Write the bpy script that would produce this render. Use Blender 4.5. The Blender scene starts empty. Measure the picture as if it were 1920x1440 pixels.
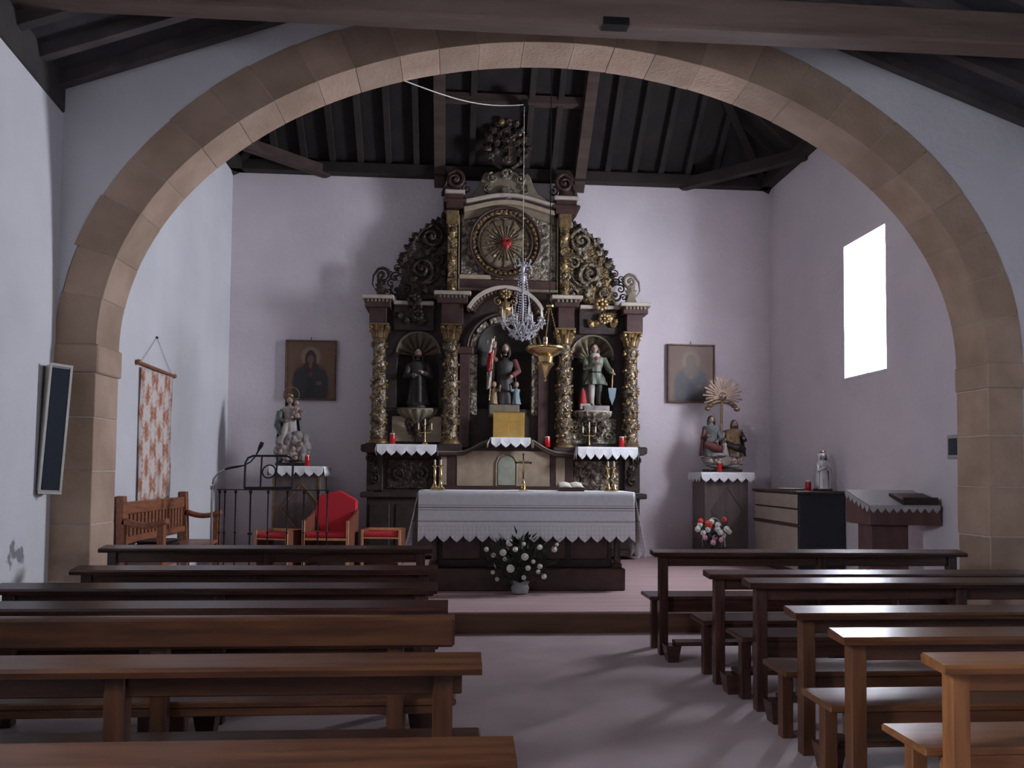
import bpy, bmesh, math, random
from mathutils import Vector, Matrix, Euler
random.seed(7)
PI = math.pi
C = bpy.context.scene.collection
SC = bpy.context.scene

# ---------------------------------------------------------------- camera
F, PYC, EYE = 1500.0, 825.0, 1.48          # focal length and principal row of the 1920x1440 frame, eye height
CAMROT = (Matrix.Rotation(math.radians(-4.2), 3, 'Z') @ Matrix.Rotation(PI/2 + math.radians(2.3), 3, 'X')
          @ Matrix.Rotation(math.radians(.5), 3, 'Z'))
cd = bpy.data.cameras.new('camera'); cam = bpy.data.objects.new('camera', cd); C.objects.link(cam)
cd.sensor_fit = 'HORIZONTAL'; cd.sensor_width = 36; cd.lens = F/1920*36
cd.shift_y = (PYC-720)/1920; cd.clip_start = .05; cd.clip_end = 200
cam.matrix_world = Matrix.Translation((0, 0, EYE)) @ CAMROT.to_4x4()
SC.camera = cam

def at(x, y, Y):
    "point of the room at depth Y that was measured at (x, y) on the photograph"
    d = CAMROT @ Vector(((x-960)/F, -(y-PYC)/F, -1)); d *= Y/d.y
    return Vector((d.x, Y, EYE+d.z))

# ---------------------------------------------------------------- light
w = bpy.data.worlds.new('overcast_sky'); SC.world = w; w.use_nodes = True
bg = w.node_tree.nodes['Background']
bg.inputs[0].default_value = (.85, .88, 1, 1); bg.inputs[1].default_value = 30.0
def portal(name, loc, rot, sx, sy):
    l = bpy.data.lights.new(name, 'AREA'); l.shape = 'RECTANGLE'; l.size = sx; l.size_y = sy
    l.cycles.is_portal = True
    o = bpy.data.objects.new(name, l); C.objects.link(o); o.location = loc; o.rotation_euler = rot
XL, XR, YB = -3.45, 5.07, 12.5              # chancel
WY0, WY1, WZ0, WZ1 = 9.02, 10.02, 2.73, 4.46  # chancel window
NXR, NYR = 5.45, -3.2                       # nave right wall, rear wall
NWY0, NWY1, NWZ0, NWZ1 = -.3, .45, 2.4, 3.6   # nave window (behind the picture's right edge)
LWY0, LWY1, LWZ0, LWZ1 = .9, 1.8, 2.1, 3.6   # unseen left nave window, added to light the right side
DX0, DX1, DZ1 = 2.2, 3.5, 2.4               # rear door
portal('window_portal', (XR+.47, (WY0+WY1)/2, (WZ0+WZ1)/2), (0, PI/2, 0), WZ1-WZ0, WY1-WY0)
portal('nave_window_portal', (NXR+.47, (NWY0+NWY1)/2, (NWZ0+NWZ1)/2), (0, PI/2, 0), NWZ1-NWZ0, NWY1-NWY0)
portal('left_fill_window_portal', (-3.4-.115*((LWY0+LWY1)/2-7.1)-.47, (LWY0+LWY1)/2, (LWZ0+LWZ1)/2), (0, -PI/2, math.atan(.115)), LWZ1-LWZ0, LWY1-LWY0)
SC.view_settings.view_transform = 'Standard'; SC.view_settings.look = 'None'
SC.view_settings.gamma = 1; SC.view_settings.use_curve_mapping = False
SC.view_settings.exposure = 1.88
cy = SC.cycles
cy.use_denoising = True
try: cy.denoiser = 'OPENIMAGEDENOISE'; cy.denoising_input_passes = 'RGB_ALBEDO_NORMAL'
except Exception: pass
cy.max_bounces = 8; cy.diffuse_bounces = 5; cy.glossy_bounces = 4; cy.transmission_bounces = 6; cy.transparent_max_bounces = 8
cy.caustics_reflective = False; cy.caustics_refractive = False; cy.sample_clamp_indirect = 6

# ---------------------------------------------------------------- materials
def hexc(r, g, b): return (r, g, b, 1)
def mat(name, col, rough=.7, metal=0, col2=None, scale=6, stretch=(1, 1, 1), detail=4, bump=0, bscale=None, spec=.5, lo=.35, hi=.65, vary=0, coord='Object', trans=0, sheen=0, coat=0):
    m = bpy.data.materials.new(name); m.use_nodes = True
    nt = m.node_tree; N = nt.nodes; L = nt.links; b = N['Principled BSDF']
    b.inputs['Base Color'].default_value = (*col, 1); b.inputs['Roughness'].default_value = rough
    b.inputs['Metallic'].default_value = metal; b.inputs['Specular IOR Level'].default_value = spec
    if trans: b.inputs['Transmission Weight'].default_value = trans
    if coat: b.inputs['Coat Weight'].default_value = coat; b.inputs['Coat Roughness'].default_value = .18
    if col2 is not None or bump:
        tc = N.new('ShaderNodeTexCoord'); mp = N.new('ShaderNodeMapping'); L.new(tc.outputs[coord], mp.inputs[0])
        mp.inputs['Scale'].default_value = stretch
    if col2 is not None:
        n = N.new('ShaderNodeTexNoise'); n.inputs['Scale'].default_value = scale; n.inputs['Detail'].default_value = detail
        L.new(mp.outputs[0], n.inputs['Vector'])
        r = N.new('ShaderNodeValToRGB'); r.color_ramp.elements[0].position = lo; r.color_ramp.elements[1].position = hi
        r.color_ramp.elements[0].color = (*col, 1); r.color_ramp.elements[1].color = (*col2, 1)
        L.new(n.outputs['Fac'], r.inputs[0]); out = r.outputs[0]
        if vary:
            oi = N.new('ShaderNodeObjectInfo'); hs = N.new('ShaderNodeHueSaturation')
            mr = N.new('ShaderNodeMapRange'); mr.inputs[3].default_value = 1-vary; mr.inputs[4].default_value = 1+vary
            L.new(oi.outputs['Random'], mr.inputs[0]); L.new(mr.outputs[0], hs.inputs['Value']); L.new(out, hs.inputs['Color']); out = hs.outputs[0]
        L.new(out, b.inputs['Base Color'])
    if bump:
        n2 = N.new('ShaderNodeTexNoise'); n2.inputs['Scale'].default_value = bscale or scale*4; n2.inputs['Detail'].default_value = 5
        L.new(mp.outputs[0], n2.inputs['Vector'])
        bp = N.new('ShaderNodeBump'); bp.inputs['Strength'].default_value = bump; bp.inputs['Distance'].default_value = .02
        L.new(n2.outputs['Fac'], bp.inputs['Height']); L.new(bp.outputs[0], b.inputs['Normal'])
    return m
def carved(name, low, high, metal=.5, rough=.4, scale=26, strength=1.0):
    "carved relief with gilding left on the high spots"
    m = bpy.data.materials.new(name); m.use_nodes = True
    nt = m.node_tree; N = nt.nodes; L = nt.links; b = N['Principled BSDF']
    tc = N.new('ShaderNodeTexCoord'); v = N.new('ShaderNodeTexVoronoi'); v.feature = 'SMOOTH_F1'; v.inputs['Scale'].default_value = scale
    n = N.new('ShaderNodeTexNoise'); n.inputs['Scale'].default_value = scale*.7; n.inputs['Detail'].default_value = 3
    L.new(tc.outputs['Object'], n.inputs['Vector']); 
    mx = N.new('ShaderNodeMixRGB'); mx.inputs[0].default_value = .12; L.new(tc.outputs['Object'], mx.inputs[1]); L.new(n.outputs['Color'], mx.inputs[2])
    L.new(mx.outputs[0], v.inputs['Vector'])
    r = N.new('ShaderNodeValToRGB'); r.color_ramp.elements[0].color = (*high, 1); r.color_ramp.elements[1].color = (*low, 1)
    r.color_ramp.elements[0].position = .25; r.color_ramp.elements[1].position = .62
    L.new(v.outputs['Distance'], r.inputs[0]); L.new(r.outputs[0], b.inputs['Base Color'])
    b.inputs['Metallic'].default_value = metal; b.inputs['Roughness'].default_value = rough
    bp = N.new('ShaderNodeBump'); bp.invert = True; bp.inputs['Strength'].default_value = strength; bp.inputs['Distance'].default_value = .03
    L.new(v.outputs['Distance'], bp.inputs['Height']); L.new(bp.outputs[0], b.inputs['Normal'])
    return m

M = {}
M['plaster'] = mat('plaster', (.66, .645, .67), .92, col2=(.72, .705, .725), scale=1.3, detail=6, bump=.35, bscale=14)
M['plaster_shade'] = mat('plaster_pink_shade', (.70, .63, .665), .92, col2=(.76, .69, .72), scale=1.3, detail=6, bump=.35, bscale=14)  # same plaster, with the pink cast of the shadows put into its colour
M['stone'] = mat('sandstone', (.36, .245, .175), .88, col2=(.47, .335, .25), scale=2.2, detail=8, bump=.35, bscale=30, vary=.13)
M['mortar'] = mat('mortar', (.56, .50, .44), .95, col2=(.70, .64, .58), scale=9)
M['floor'] = mat('cement_floor', (.32, .238, .238), .62, col2=(.41, .315, .315), scale=1.6, detail=8, bump=.06, bscale=60)
M['sfloor'] = mat('red_floor', (.40, .265, .26), .5, col2=(.50, .35, .345), scale=2.0, stretch=(.5, 6, 1), detail=6, bump=.05, bscale=20)
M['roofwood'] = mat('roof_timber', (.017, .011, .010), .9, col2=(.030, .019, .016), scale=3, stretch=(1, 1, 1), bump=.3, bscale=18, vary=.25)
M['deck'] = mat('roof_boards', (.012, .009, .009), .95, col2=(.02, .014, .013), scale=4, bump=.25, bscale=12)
M['naveroof'] = mat('nave_roof_timber', (.046, .037, .038), .9, col2=(.07, .056, .055), scale=3, bump=.3, bscale=18, vary=.25)  # nave timber and boards: haze put into the colour as a paler base
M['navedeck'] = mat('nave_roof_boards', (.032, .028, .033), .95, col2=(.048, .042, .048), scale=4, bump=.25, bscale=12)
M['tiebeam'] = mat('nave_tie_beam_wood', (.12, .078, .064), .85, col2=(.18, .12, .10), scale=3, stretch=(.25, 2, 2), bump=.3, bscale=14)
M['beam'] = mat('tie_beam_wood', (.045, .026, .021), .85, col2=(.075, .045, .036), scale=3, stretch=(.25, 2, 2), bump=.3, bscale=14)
M['pew'] = mat('pew_wood', (.030, .012, .009), .24, col2=(.06, .025, .017), scale=5, stretch=(.5, 5, 5), detail=6, bump=.05, bscale=30, vary=.15)
M['pewl'] = mat('pew_pale_tone', (.17, .063, .021), .35, col2=(.26, .103, .036), scale=5, stretch=(.5, 5, 5), detail=6, bump=.05, bscale=30, vary=.1)  # pew tones turn paler and more orange in the rows nearest the viewer
M['pewn'] = mat('pew_orange_tone', (.072, .026, .010), .28, col2=(.125, .048, .018), scale=5, stretch=(.5, 5, 5), detail=6, bump=.05, bscale=30, vary=.1)
M['pewm'] = mat('pew_medium_tone', (.042, .015, .007), .30, col2=(.085, .033, .014), scale=5, stretch=(.5, 5, 5), detail=6, bump=.05, bscale=30, vary=.1)
M['stepwood'] = mat('step_wood', (.09, .036, .018), .5, col2=(.14, .06, .03), scale=4, stretch=(.4, 6, 6), detail=6)
M['darkwood'] = mat('dark_carved_wood', (.022, .012, .010), .6, col2=(.04, .022, .017), scale=9, bump=.25, bscale=30)
M['redbrown'] = mat('red_brown_wood', (.045, .019, .017), .5, col2=(.07, .031, .025), scale=8, bump=.1, bscale=30)
M['gilt'] = mat('dull_gilding', (.20, .125, .055), .38, .65, col2=(.34, .23, .11), scale=22, bump=.3, bscale=60)
M['carved'] = carved('carved_gilt_relief', (.035, .02, .014), (.30, .21, .10), .55, .4, 24)
M['carvedsilver'] = carved('carved_silver_relief', (.07, .052, .042), (.36, .30, .22), .35, .45, 20)
M['carveddark'] = carved('carved_dark_relief', (.015, .009, .008), (.06, .036, .024), .25, .5, 16)
M['colgilt'] = carved('column_gilt', (.05, .03, .02), (.30, .235, .155), .55, .35, 22)
M['cream'] = mat('cream_paint', (.33, .25, .17), .6, col2=(.40, .31, .215), scale=8, bump=.1, bscale=40)
M['paleledge'] = mat('pale_ledge_paint', (.40, .33, .27), .6, col2=(.48, .41, .34), scale=10)
M['shell'] = mat('shell_paint', (.17, .135, .09), .6, col2=(.23, .185, .125), scale=10, bump=.1)
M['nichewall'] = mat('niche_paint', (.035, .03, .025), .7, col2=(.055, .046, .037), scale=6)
M['green'] = mat('faded_green_paint', (.26, .29, .22), .6, col2=(.35, .37, .28), scale=12)
M['cloth'] = mat('white_linen', (.80, .79, .80), .9, col2=(.86, .85, .86), scale=30, spec=.2)
M['brass'] = mat('brass', (.58, .41, .19), .25, 1, col2=(.66, .48, .24), scale=12)
M['goldplate'] = mat('gold_plate', (.95, .60, .15), .27, 1, col2=(1.0, .68, .22), scale=6, bump=.25, bscale=9)
M['iron'] = mat('black_iron', (.012, .011, .012), .45, .3)
M['steel'] = mat('chrome_tube', (.55, .56, .58), .25, 1)
M['alu'] = mat('aluminium', (.50, .46, .42), .45, .4)
M['blackcloth'] = mat('black_grille', (.012, .018, .028), .8, col2=(.02, .028, .04), scale=180)
M['black'] = mat('black_leather', (.012, .012, .013), .35)
M['red'] = mat('red_plastic', (.62, .012, .02), .25, trans=.25)
M['heartred'] = mat('painted_heart', (.30, .012, .016), .45)
M['wax'] = mat('wax', (.74, .66, .48), .5)
M['redfab'] = mat('red_upholstery', (.56, .02, .035), .8, col2=(.64, .03, .05), scale=60)
M['orangewood'] = mat('beech_edge', (.62, .33, .15), .45, col2=(.72, .42, .21), scale=14)
M['chairwood'] = mat('red_stained_wood', (.17, .055, .035), .45, col2=(.24, .085, .05), scale=10, stretch=(1, 1, .2))
M['deskwood'] = mat('dark_red_wood', (.085, .036, .034), .5, col2=(.13, .058, .052), scale=9, stretch=(1, 1, .3))
M['settle'] = mat('chestnut_wood', (.24, .085, .042), .42, col2=(.36, .145, .075), scale=9, stretch=(4, .5, 4), detail=6)
M['pedwood'] = mat('grey_brown_wood', (.10, .075, .072), .5, col2=(.14, .105, .10), scale=6, stretch=(3, 3, .3))
M['dresserwood'] = mat('dark_dresser_wood', (.05, .03, .025), .45, col2=(.08, .045, .035), scale=8)
M['drawer'] = mat('beige_laminate', (.36, .30, .24), .55, col2=(.41, .35, .28), scale=5)
M['navy'] = mat('dark_side_panel', (.012, .014, .022), .5)
M['armour'] = mat('dull_armour', (.06, .065, .058), .45, .4)
M['skin'] = mat('painted_skin', (.36, .23, .18), .55, col2=(.44, .30, .24), scale=20)
M['hair'] = mat('painted_dark_hair', (.035, .02, .014), .6)
M['hairlight'] = mat('painted_brown_hair', (.10, .06, .035), .6)
M['robe_dark'] = mat('dark_robe', (.026, .022, .02), .6, col2=(.05, .042, .036), scale=14)
M['robe_green'] = mat('green_tunic', (.085, .10, .065), .55, col2=(.22, .24, .18), scale=7, stretch=(4, 4, .5))
M['robe_blue'] = mat('blue_grey_mantle', (.085, .10, .095), .55, col2=(.15, .17, .155), scale=8)
M['robe_white'] = mat('white_robe', (.34, .30, .27), .6, col2=(.50, .45, .41), scale=8)
M['robe_red'] = mat('crimson_robe', (.10, .026, .026), .6, col2=(.16, .05, .045), scale=8)
M['robe_gold'] = mat('gold_robe', (.17, .115, .06), .5, .2, col2=(.30, .21, .11), scale=10)
M['cloud'] = mat('grey_cloud', (.16, .135, .13), .7, col2=(.36, .31, .29), scale=7)
M['silver'] = mat('silvered_plaster', (.50, .49, .50), .4, .35, col2=(.62, .6, .6), scale=10)
M['flagred'] = mat('red_cloth', (.34, .02, .022), .7)
M['bluepaint'] = mat('pale_blue_paint', (.19, .25, .28), .6)
M['leaf'] = mat('dark_leaf', (.018, .032, .016), .5, col2=(.035, .055, .03), scale=20)
M['petal'] = mat('white_petal', (.62, .60, .56), .7, col2=(.72, .69, .65), scale=30)
M['petalred'] = mat('red_petal', (.70, .05, .03), .7)
M['petalpink'] = mat('pink_petal', (.62, .32, .42), .7)
M['vase'] = mat('grey_vase', (.35, .37, .37), .3)
M['crystal'] = mat('cut_crystal', (.80, .78, .84), .08, 0, trans=.40, spec=1.0)
M['desklace'] = mat('thin_lace', (.50, .47, .48), .95, col2=(.60, .57, .58), scale=40)
M['desklace'].node_tree.nodes['Principled BSDF'].inputs['Alpha'].default_value = .6
M['raywood'] = mat('old_gold_ray', (.15, .095, .055), .45, .35, col2=(.24, .155, .09), scale=12)
M['cord'] = mat('pale_cord', (.55, .50, .44), .7)
M['bookred'] = mat('red_book_cover', (.14, .05, .04), .5)
M['paper'] = mat('paper', (.78, .72, .62), .8)
M['framewood'] = mat('picture_frame_wood', (.10, .05, .028), .5, col2=(.16, .085, .05), scale=14)
M['winframe'] = mat('white_window_frame', (.7, .7, .7), .5)
M['bluebox'] = mat('dark_blue_panel', (.025, .04, .06), .4)
M['greybox'] = mat('grey_beige_plastic', (.40, .38, .35), .5)

for k, a in (('pew', None), ('pewm', None), ('pewn', None), ('pewl', None)):
    q = M[k].copy(); q.name = M[k].name+'_upright'; M[k+'_v'] = q
    for nd in q.node_tree.nodes:
        if nd.type == 'MAPPING': nd.inputs['Scale'].default_value = (5, 5, .5)
def glass_mat():
    m = bpy.data.materials.new('window_glass'); m.use_nodes = True; N = m.node_tree.nodes; L = m.node_tree.links
    N.remove(N['Principled BSDF']); o = N['Material Output']
    t = N.new('ShaderNodeBsdfTransparent'); g = N.new('ShaderNodeBsdfGlossy'); g.inputs['Roughness'].default_value = .02
    t.inputs[0].default_value = (.95, .97, .97, 1)
    mx = N.new('ShaderNodeMixShader'); mx.inputs[0].default_value = .06
    L.new(t.outputs[0], mx.inputs[1]); L.new(g.outputs[0], mx.inputs[2]); L.new(mx.outputs[0], o.inputs[0])
    return m
M['glass'] = glass_mat()

# ---------------------------------------------------------------- mesh helpers
class MB:
    def __init__(s): s.v = []; s.f = []
    def add(s, vs, fs):
        k = len(s.v); s.v += [tuple(p) for p in vs]; s.f += [tuple(i+k for i in q) for q in fs]; return s
    def box(s, x0, x1, y0, y1, z0, z1):
        return s.add([(x0,y0,z0),(x1,y0,z0),(x1,y1,z0),(x0,y1,z0),(x0,y0,z1),(x1,y0,z1),(x1,y1,z1),(x0,y1,z1)],
                     [(3,2,1,0),(4,5,6,7),(0,1,5,4),(1,2,6,5),(2,3,7,6),(3,0,4,7)])
    def hexa(s, p):  # 8 points, same order as box
        return s.add(p, [(3,2,1,0),(4,5,6,7),(0,1,5,4),(1,2,6,5),(2,3,7,6),(3,0,4,7)])
    def bar(s, a, b, w, h, up=(0,0,1)):
        a = Vector(a); b = Vector(b); d = (b-a).normalized(); u = Vector(up)
        sd = d.cross(u)
        if sd.length < 1e-4: sd = d.cross(Vector((1,0,0)))
        sd.normalize(); u = sd.cross(d).normalized(); sd *= w/2; u *= h/2
        return s.hexa([a-sd-u, a+sd-u, b+sd-u, b-sd-u, a-sd+u, a+sd+u, b+sd+u, b-sd+u])
    def prism(s, pts, y0, y1):  # outline in XZ extruded along Y
        n = len(pts)
        vs = [(x, y0, z) for x, z in pts]+[(x, y1, z) for x, z in pts]
        fs = [tuple(range(n)), tuple(range(2*n-1, n-1, -1))]+[(i, i+n, (i+1) % n+n, (i+1) % n) for i in range(n)]
        return s.add(vs, fs)
    def prismx(s, pts, x0, x1):  # outline in YZ extruded along X
        n = len(pts)
        vs = [(x0, y, z) for y, z in pts]+[(x1, y, z) for y, z in pts]
        fs = [tuple(range(n-1, -1, -1)), tuple(range(n, 2*n))]+[((i+1) % n, (i+1) % n+n, i+n, i) for i in range(n)]
        return s.add(vs, fs)
    def prismz(s, pts, z0, z1):
        n = len(pts)
        vs = [(x, y, z0) for x, y in pts]+[(x, y, z1) for x, y in pts]
        fs = [tuple(range(n-1, -1, -1)), tuple(range(n, 2*n))]+[(i, (i+1) % n, (i+1) % n+n, i+n) for i in range(n)]
        return s.add(vs, fs)
    def lathe(s, prof, c=(0,0,0), n=20, sx=1, sy=1):
        vs = []; fs = []; m = len(prof)
        for r, z in prof:
            for i in range(n):
                a = 2*PI*i/n; vs.append((c[0]+r*math.cos(a)*sx, c[1]+r*math.sin(a)*sy, c[2]+z))
        for j in range(m-1):
            for i in range(n): fs.append((j*n+i, j*n+(i+1) % n, (j+1)*n+(i+1) % n, (j+1)*n+i))
        fs.append(tuple(range(n-1, -1, -1))); fs.append(tuple(range((m-1)*n, m*n)))
        return s.add(vs, fs)
    def lathey(s, prof, c, n=32):  # profile (r, y) turned about the Y axis
        k = MB().lathe([(r, y) for r, y in prof], n=n)
        return s.add([(c[0]+x, c[1]+z, c[2]-y) for x, y, z in k.v], k.f)
    def tube(s, pts, r, n=8, closed=False, flat=1.0):
        pts = [Vector(p) for p in pts]; m = len(pts); vs = []; fs = []
        rs = r if isinstance(r, (list, tuple)) else [r]*m
        prev = None
        for i, p in enumerate(pts):
            if closed: d = pts[(i+1) % m]-pts[i-1]
            else: d = pts[min(i+1, m-1)]-pts[max(i-1, 0)]
            d.normalize()
            if prev is None:
                u = d.cross(Vector((0,1,0)))
                if u.length < .05: u = d.cross(Vector((1,0,0)))
            else: u = prev-d*prev.dot(d)
            u.normalize(); prev = u; w2 = d.cross(u)
            for k in range(n):
                a = 2*PI*k/n; vs.append(p+u*math.cos(a)*rs[i]+w2*math.sin(a)*rs[i]*flat)
        for i in range(m if closed else m-1):
            j = (i+1) % m
            for k in range(n): fs.append((i*n+k, i*n+(k+1) % n, j*n+(k+1) % n, j*n+k))
        if not closed: fs.append(tuple(range(n-1, -1, -1))); fs.append(tuple(range((m-1)*n, m*n)))
        return s.add(vs, fs)
    def ball(s, c, r, n=10, m=7):
        r = r if isinstance(r, (list, tuple)) else (r, r, r)
        vs = [(c[0], c[1], c[2]-r[2])]; fs = []
        for j in range(1, m):
            t = -PI/2+PI*j/m
            for i in range(n):
                a = 2*PI*i/n; vs.append((c[0]+r[0]*math.cos(t)*math.cos(a), c[1]+r[1]*math.cos(t)*math.sin(a), c[2]+r[2]*math.sin(t)))
        vs.append((c[0], c[1], c[2]+r[2])); e = len(vs)-1
        for i in range(n): fs.append((0, 1+(i+1) % n, 1+i)); fs.append((e, e-n+i, e-n+(i+1) % n))
        for j in range(m-2):
            for i in range(n): fs.append((1+j*n+i, 1+j*n+(i+1) % n, 1+(j+1)*n+(i+1) % n, 1+(j+1)*n+i))
        return s.add(vs, fs)
    def gem(s, c, r, h):  # small faceted drop
        vs = [(c[0], c[1], c[2]-h)]+[(c[0]+r*math.cos(a), c[1]+r*math.sin(a), c[2]) for a in [i*PI/3 for i in range(6)]]+[(c[0], c[1], c[2]+h*.6)]
        fs = [(0, 1+(i+1) % 6, 1+i) for i in range(6)]+[(7, 1+i, 1+(i+1) % 6) for i in range(6)]
        return s.add(vs, fs)
    def loft(s, secs, cap=True):
        n = len(secs[0]); vs = [p for q in secs for p in q]; fs = []
        for j in range(len(secs)-1):
            for i in range(n): fs.append((j*n+i, j*n+(i+1) % n, (j+1)*n+(i+1) % n, (j+1)*n+i))
        if cap: fs.append(tuple(range(n-1, -1, -1))); fs.append(tuple(range((len(secs)-1)*n, len(secs)*n)))
        return s.add(vs, fs)
    def grid(s, fn, nu, nv):
        vs = [fn(i/nu, j/nv) for j in range(nv+1) for i in range(nu+1)]
        return s.add(vs, [(j*(nu+1)+i, j*(nu+1)+i+1, (j+1)*(nu+1)+i+1, (j+1)*(nu+1)+i) for j in range(nv) for i in range(nu)])
    def xf(s, mtx):
        s.v = [tuple(mtx @ Vector(p)) for p in s.v]; return s
    def build(s, name, m, parent=None, smooth=False, bev=0, local=False, solid=0):
        off = Vector((0,0,0))
        if parent is not None and not local:
            q = parent
            while q is not None: off += q.location; q = q.parent
        me = bpy.data.meshes.new(name)
        me.from_pydata([tuple(Vector(p)-off) for p in s.v], [], s.f)
        bm = bmesh.new(); bm.from_mesh(me)
        bmesh.ops.recalc_face_normals(bm, faces=bm.faces)
        if bev:
            es = [e for e in bm.edges if len(e.link_faces) == 2 and e.calc_face_angle(0) > .6]
            bmesh.ops.bevel(bm, geom=es, offset=bev, segments=1, affect='EDGES', clamp_overlap=True)
        bm.to_mesh(me); bm.free()
        if smooth:
            me.polygons.foreach_set('use_smooth', [True]*len(me.polygons))
            try: me.set_sharp_from_angle(angle=math.radians(40))
            except Exception: pass
        me.materials.append(M[m] if isinstance(m, str) else m)
        o = bpy.data.objects.new(name, me); C.objects.link(o); o.parent = parent
        if solid:
            sm = o.modifiers.new('thickness', 'SOLIDIFY'); sm.thickness = solid; sm.offset = 0
        return o
def tag(o, label=None, cat=None, group=None, kind=None):
    if label: o['label'] = label
    if cat: o['category'] = cat
    if group: o['group'] = group
    if kind: o['kind'] = kind
    return o
def thing(name, loc, label, cat, group=None, rz=0):
    o = bpy.data.objects.new(name, None); C.objects.link(o); o.location = loc; o.rotation_euler = (0, 0, rz)
    o.empty_display_size = .1
    return tag(o, label, cat, group)
def copy_tree(o, parent=None):
    c = o.copy(); C.objects.link(c); c.parent = parent
    for ch in list(o.children): copy_tree(ch, c)
    return c
def stuff(o): o['kind'] = 'stuff'; return o
def structure(o, label=None): o['kind'] = 'structure'; return tag(o, label)
def arcpts(cx, cz, r, a0, a1, n, rz=None):
    rz = rz or r
    return [(cx+r*math.cos(a0+(a1-a0)*i/n), cz+rz*math.sin(a0+(a1-a0)*i/n)) for i in range(n+1)]

# ================================================================ THE SETTING
AY0, AY1 = 7.10, 7.57                        # arch front and back
ACX, AA, AB, ASZ = .948, 4.025, 2.85, 2.55   # arch centre, half span, rise, springing height
RW = .345                                    # depth of the arch ring
STEPY, STEPZ = 7.42, .17
SL, RIDX, RIDZ = .365, 1.0, 6.36             # nave roof pitch and ridge
def nave_z(x): return RIDZ-SL*abs(x-RIDX)
def nave_xl(y): return -3.415-.115*(y-7.1)   # the left wall runs a little askew

# floors
fl = structure(MB().box(-3.6, 5.6, -3.6, STEPY-.03, -.2, 0).build('floor', 'floor'), 'grey cement floor of the nave')
sf = structure(MB().box(-3.6, 5.6, STEPY-.01, 12.7, -.2, STEPZ).build('floor_sanctuary', 'sfloor'), 'raised reddish floor of the sanctuary')
st = structure(MB().box(-3.08, 4.97, STEPY-.035, STEPY+.05, -.05, STEPZ+.012).build('trim_1', 'stepwood', bev=.008), 'brown wooden edge board of the altar step')
# walls
def lwall(mb):
    def piece(y0, y1, z0, z1):
        mb.prismz([(nave_xl(y0), y0), (nave_xl(y1), y1), (nave_xl(y1)-.45, y1), (nave_xl(y0)-.45, y0)], z0, z1)
    piece(NYR-.3, LWY0, 0, 5.2); piece(LWY1, 7.115, 0, 5.2); piece(LWY0, LWY1, 0, LWZ0); piece(LWY0, LWY1, LWZ1, 5.2)
    return mb
M['plaster_left'] = None
def left_plaster():
    m = M['plaster'].copy(); m.name = 'plaster_flaking'
    nt = m.node_tree; N = nt.nodes; L = nt.links; b = N['Principled BSDF']
    src = b.inputs['Base Color'].links[0].from_socket
    tc = N.new('ShaderNodeTexCoord')
    sp = N.new('ShaderNodeMapping'); L.new(tc.outputs['Object'], sp.inputs[0])
    c = (nave_xl(6.35), 6.42, .80)
    s = (1.0, 1/.26, 1/.24)
    sp.inputs['Scale'].default_value = s; sp.inputs['Location'].default_value = tuple(-a*q for a, q in zip(c, s))
    ln = N.new('ShaderNodeVectorMath'); ln.operation = 'LENGTH'; L.new(sp.outputs[0], ln.inputs[0])
    n = N.new('ShaderNodeTexNoise'); n.inputs['Scale'].default_value = 8; n.inputs['Detail'].default_value = 6
    L.new(tc.outputs['Object'], n.inputs['Vector'])
    ad = N.new('ShaderNodeMath'); ad.operation = 'MULTIPLY_ADD'; L.new(n.outputs['Fac'], ad.inputs[0]); ad.inputs[1].default_value = 2.6; L.new(ln.outputs['Value'], ad.inputs[2])
    r = N.new('ShaderNodeValToRGB'); r.color_ramp.elements[0].position = .0; r.color_ramp.elements[1].position = 1
    mr = N.new('ShaderNodeMapRange'); mr.inputs[1].default_value = 1.55; mr.inputs[2].default_value = 1.75; L.new(ad.outputs[0], mr.inputs[0])
    mx = N.new('ShaderNodeMixRGB'); L.new(mr.outputs[0], mx.inputs[0]); mx.inputs[1].default_value = (.25, .25, .26, 1); L.new(src, mx.inputs[2])
    L.new(mx.outputs[0], b.inputs['Base Color'])
    return m
M['plaster_left'] = left_plaster()
wl = structure(lwall(MB()).build('wall_left', 'plaster_left'), 'whitewashed left wall of the nave with flaking plaster')
def hole_wall_x(x0, x1, ya, yb, z0, z1, hy0, hy1, hz0, hz1):
    m = MB(); m.box(x0, x1, ya, hy0, z0, z1); m.box(x0, x1, hy1, yb, z0, z1); m.box(x0, x1, hy0, hy1, z0, hz0); m.box(x0, x1, hy0, hy1, hz1, z1); return m
structure(hole_wall_x(NXR, NXR+.45, NYR-.3, 7.115, 0, 5.0, NWY0, NWY1, NWZ0, NWZ1).build('wall_right', 'plaster'), 'whitewashed right wall of the nave')
m = MB(); m.box(-4, DX0, NYR-.45, NYR, 0, 6.6); m.box(DX1, 6, NYR-.45, NYR, 0, 6.6); m.box(DX0, DX1, NYR-.45, NYR, DZ1, 6.6)
structure(m.build('wall_rear', 'plaster'), 'rear wall of the nave')
structure(MB().box(XL-.4, XL, AY1-.02, YB+.4, 0, 6.2).build('wall_chancel_left', 'plaster'), 'whitewashed left wall of the chancel')
structure(MB().box(XL-.4, XR+.45, YB, YB+.4, 0, 6.2).build('wall_chancel_back', 'plaster_shade'), 'whitewashed wall behind the altarpiece')
structure(hole_wall_x(XR, XR+.45, AY1-.02, YB+.4, 0, 6.2, WY0, WY1, WZ0, WZ1).build('wall_chancel_right', 'plaster_shade'), 'whitewashed right wall of the chancel with a window')

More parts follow.
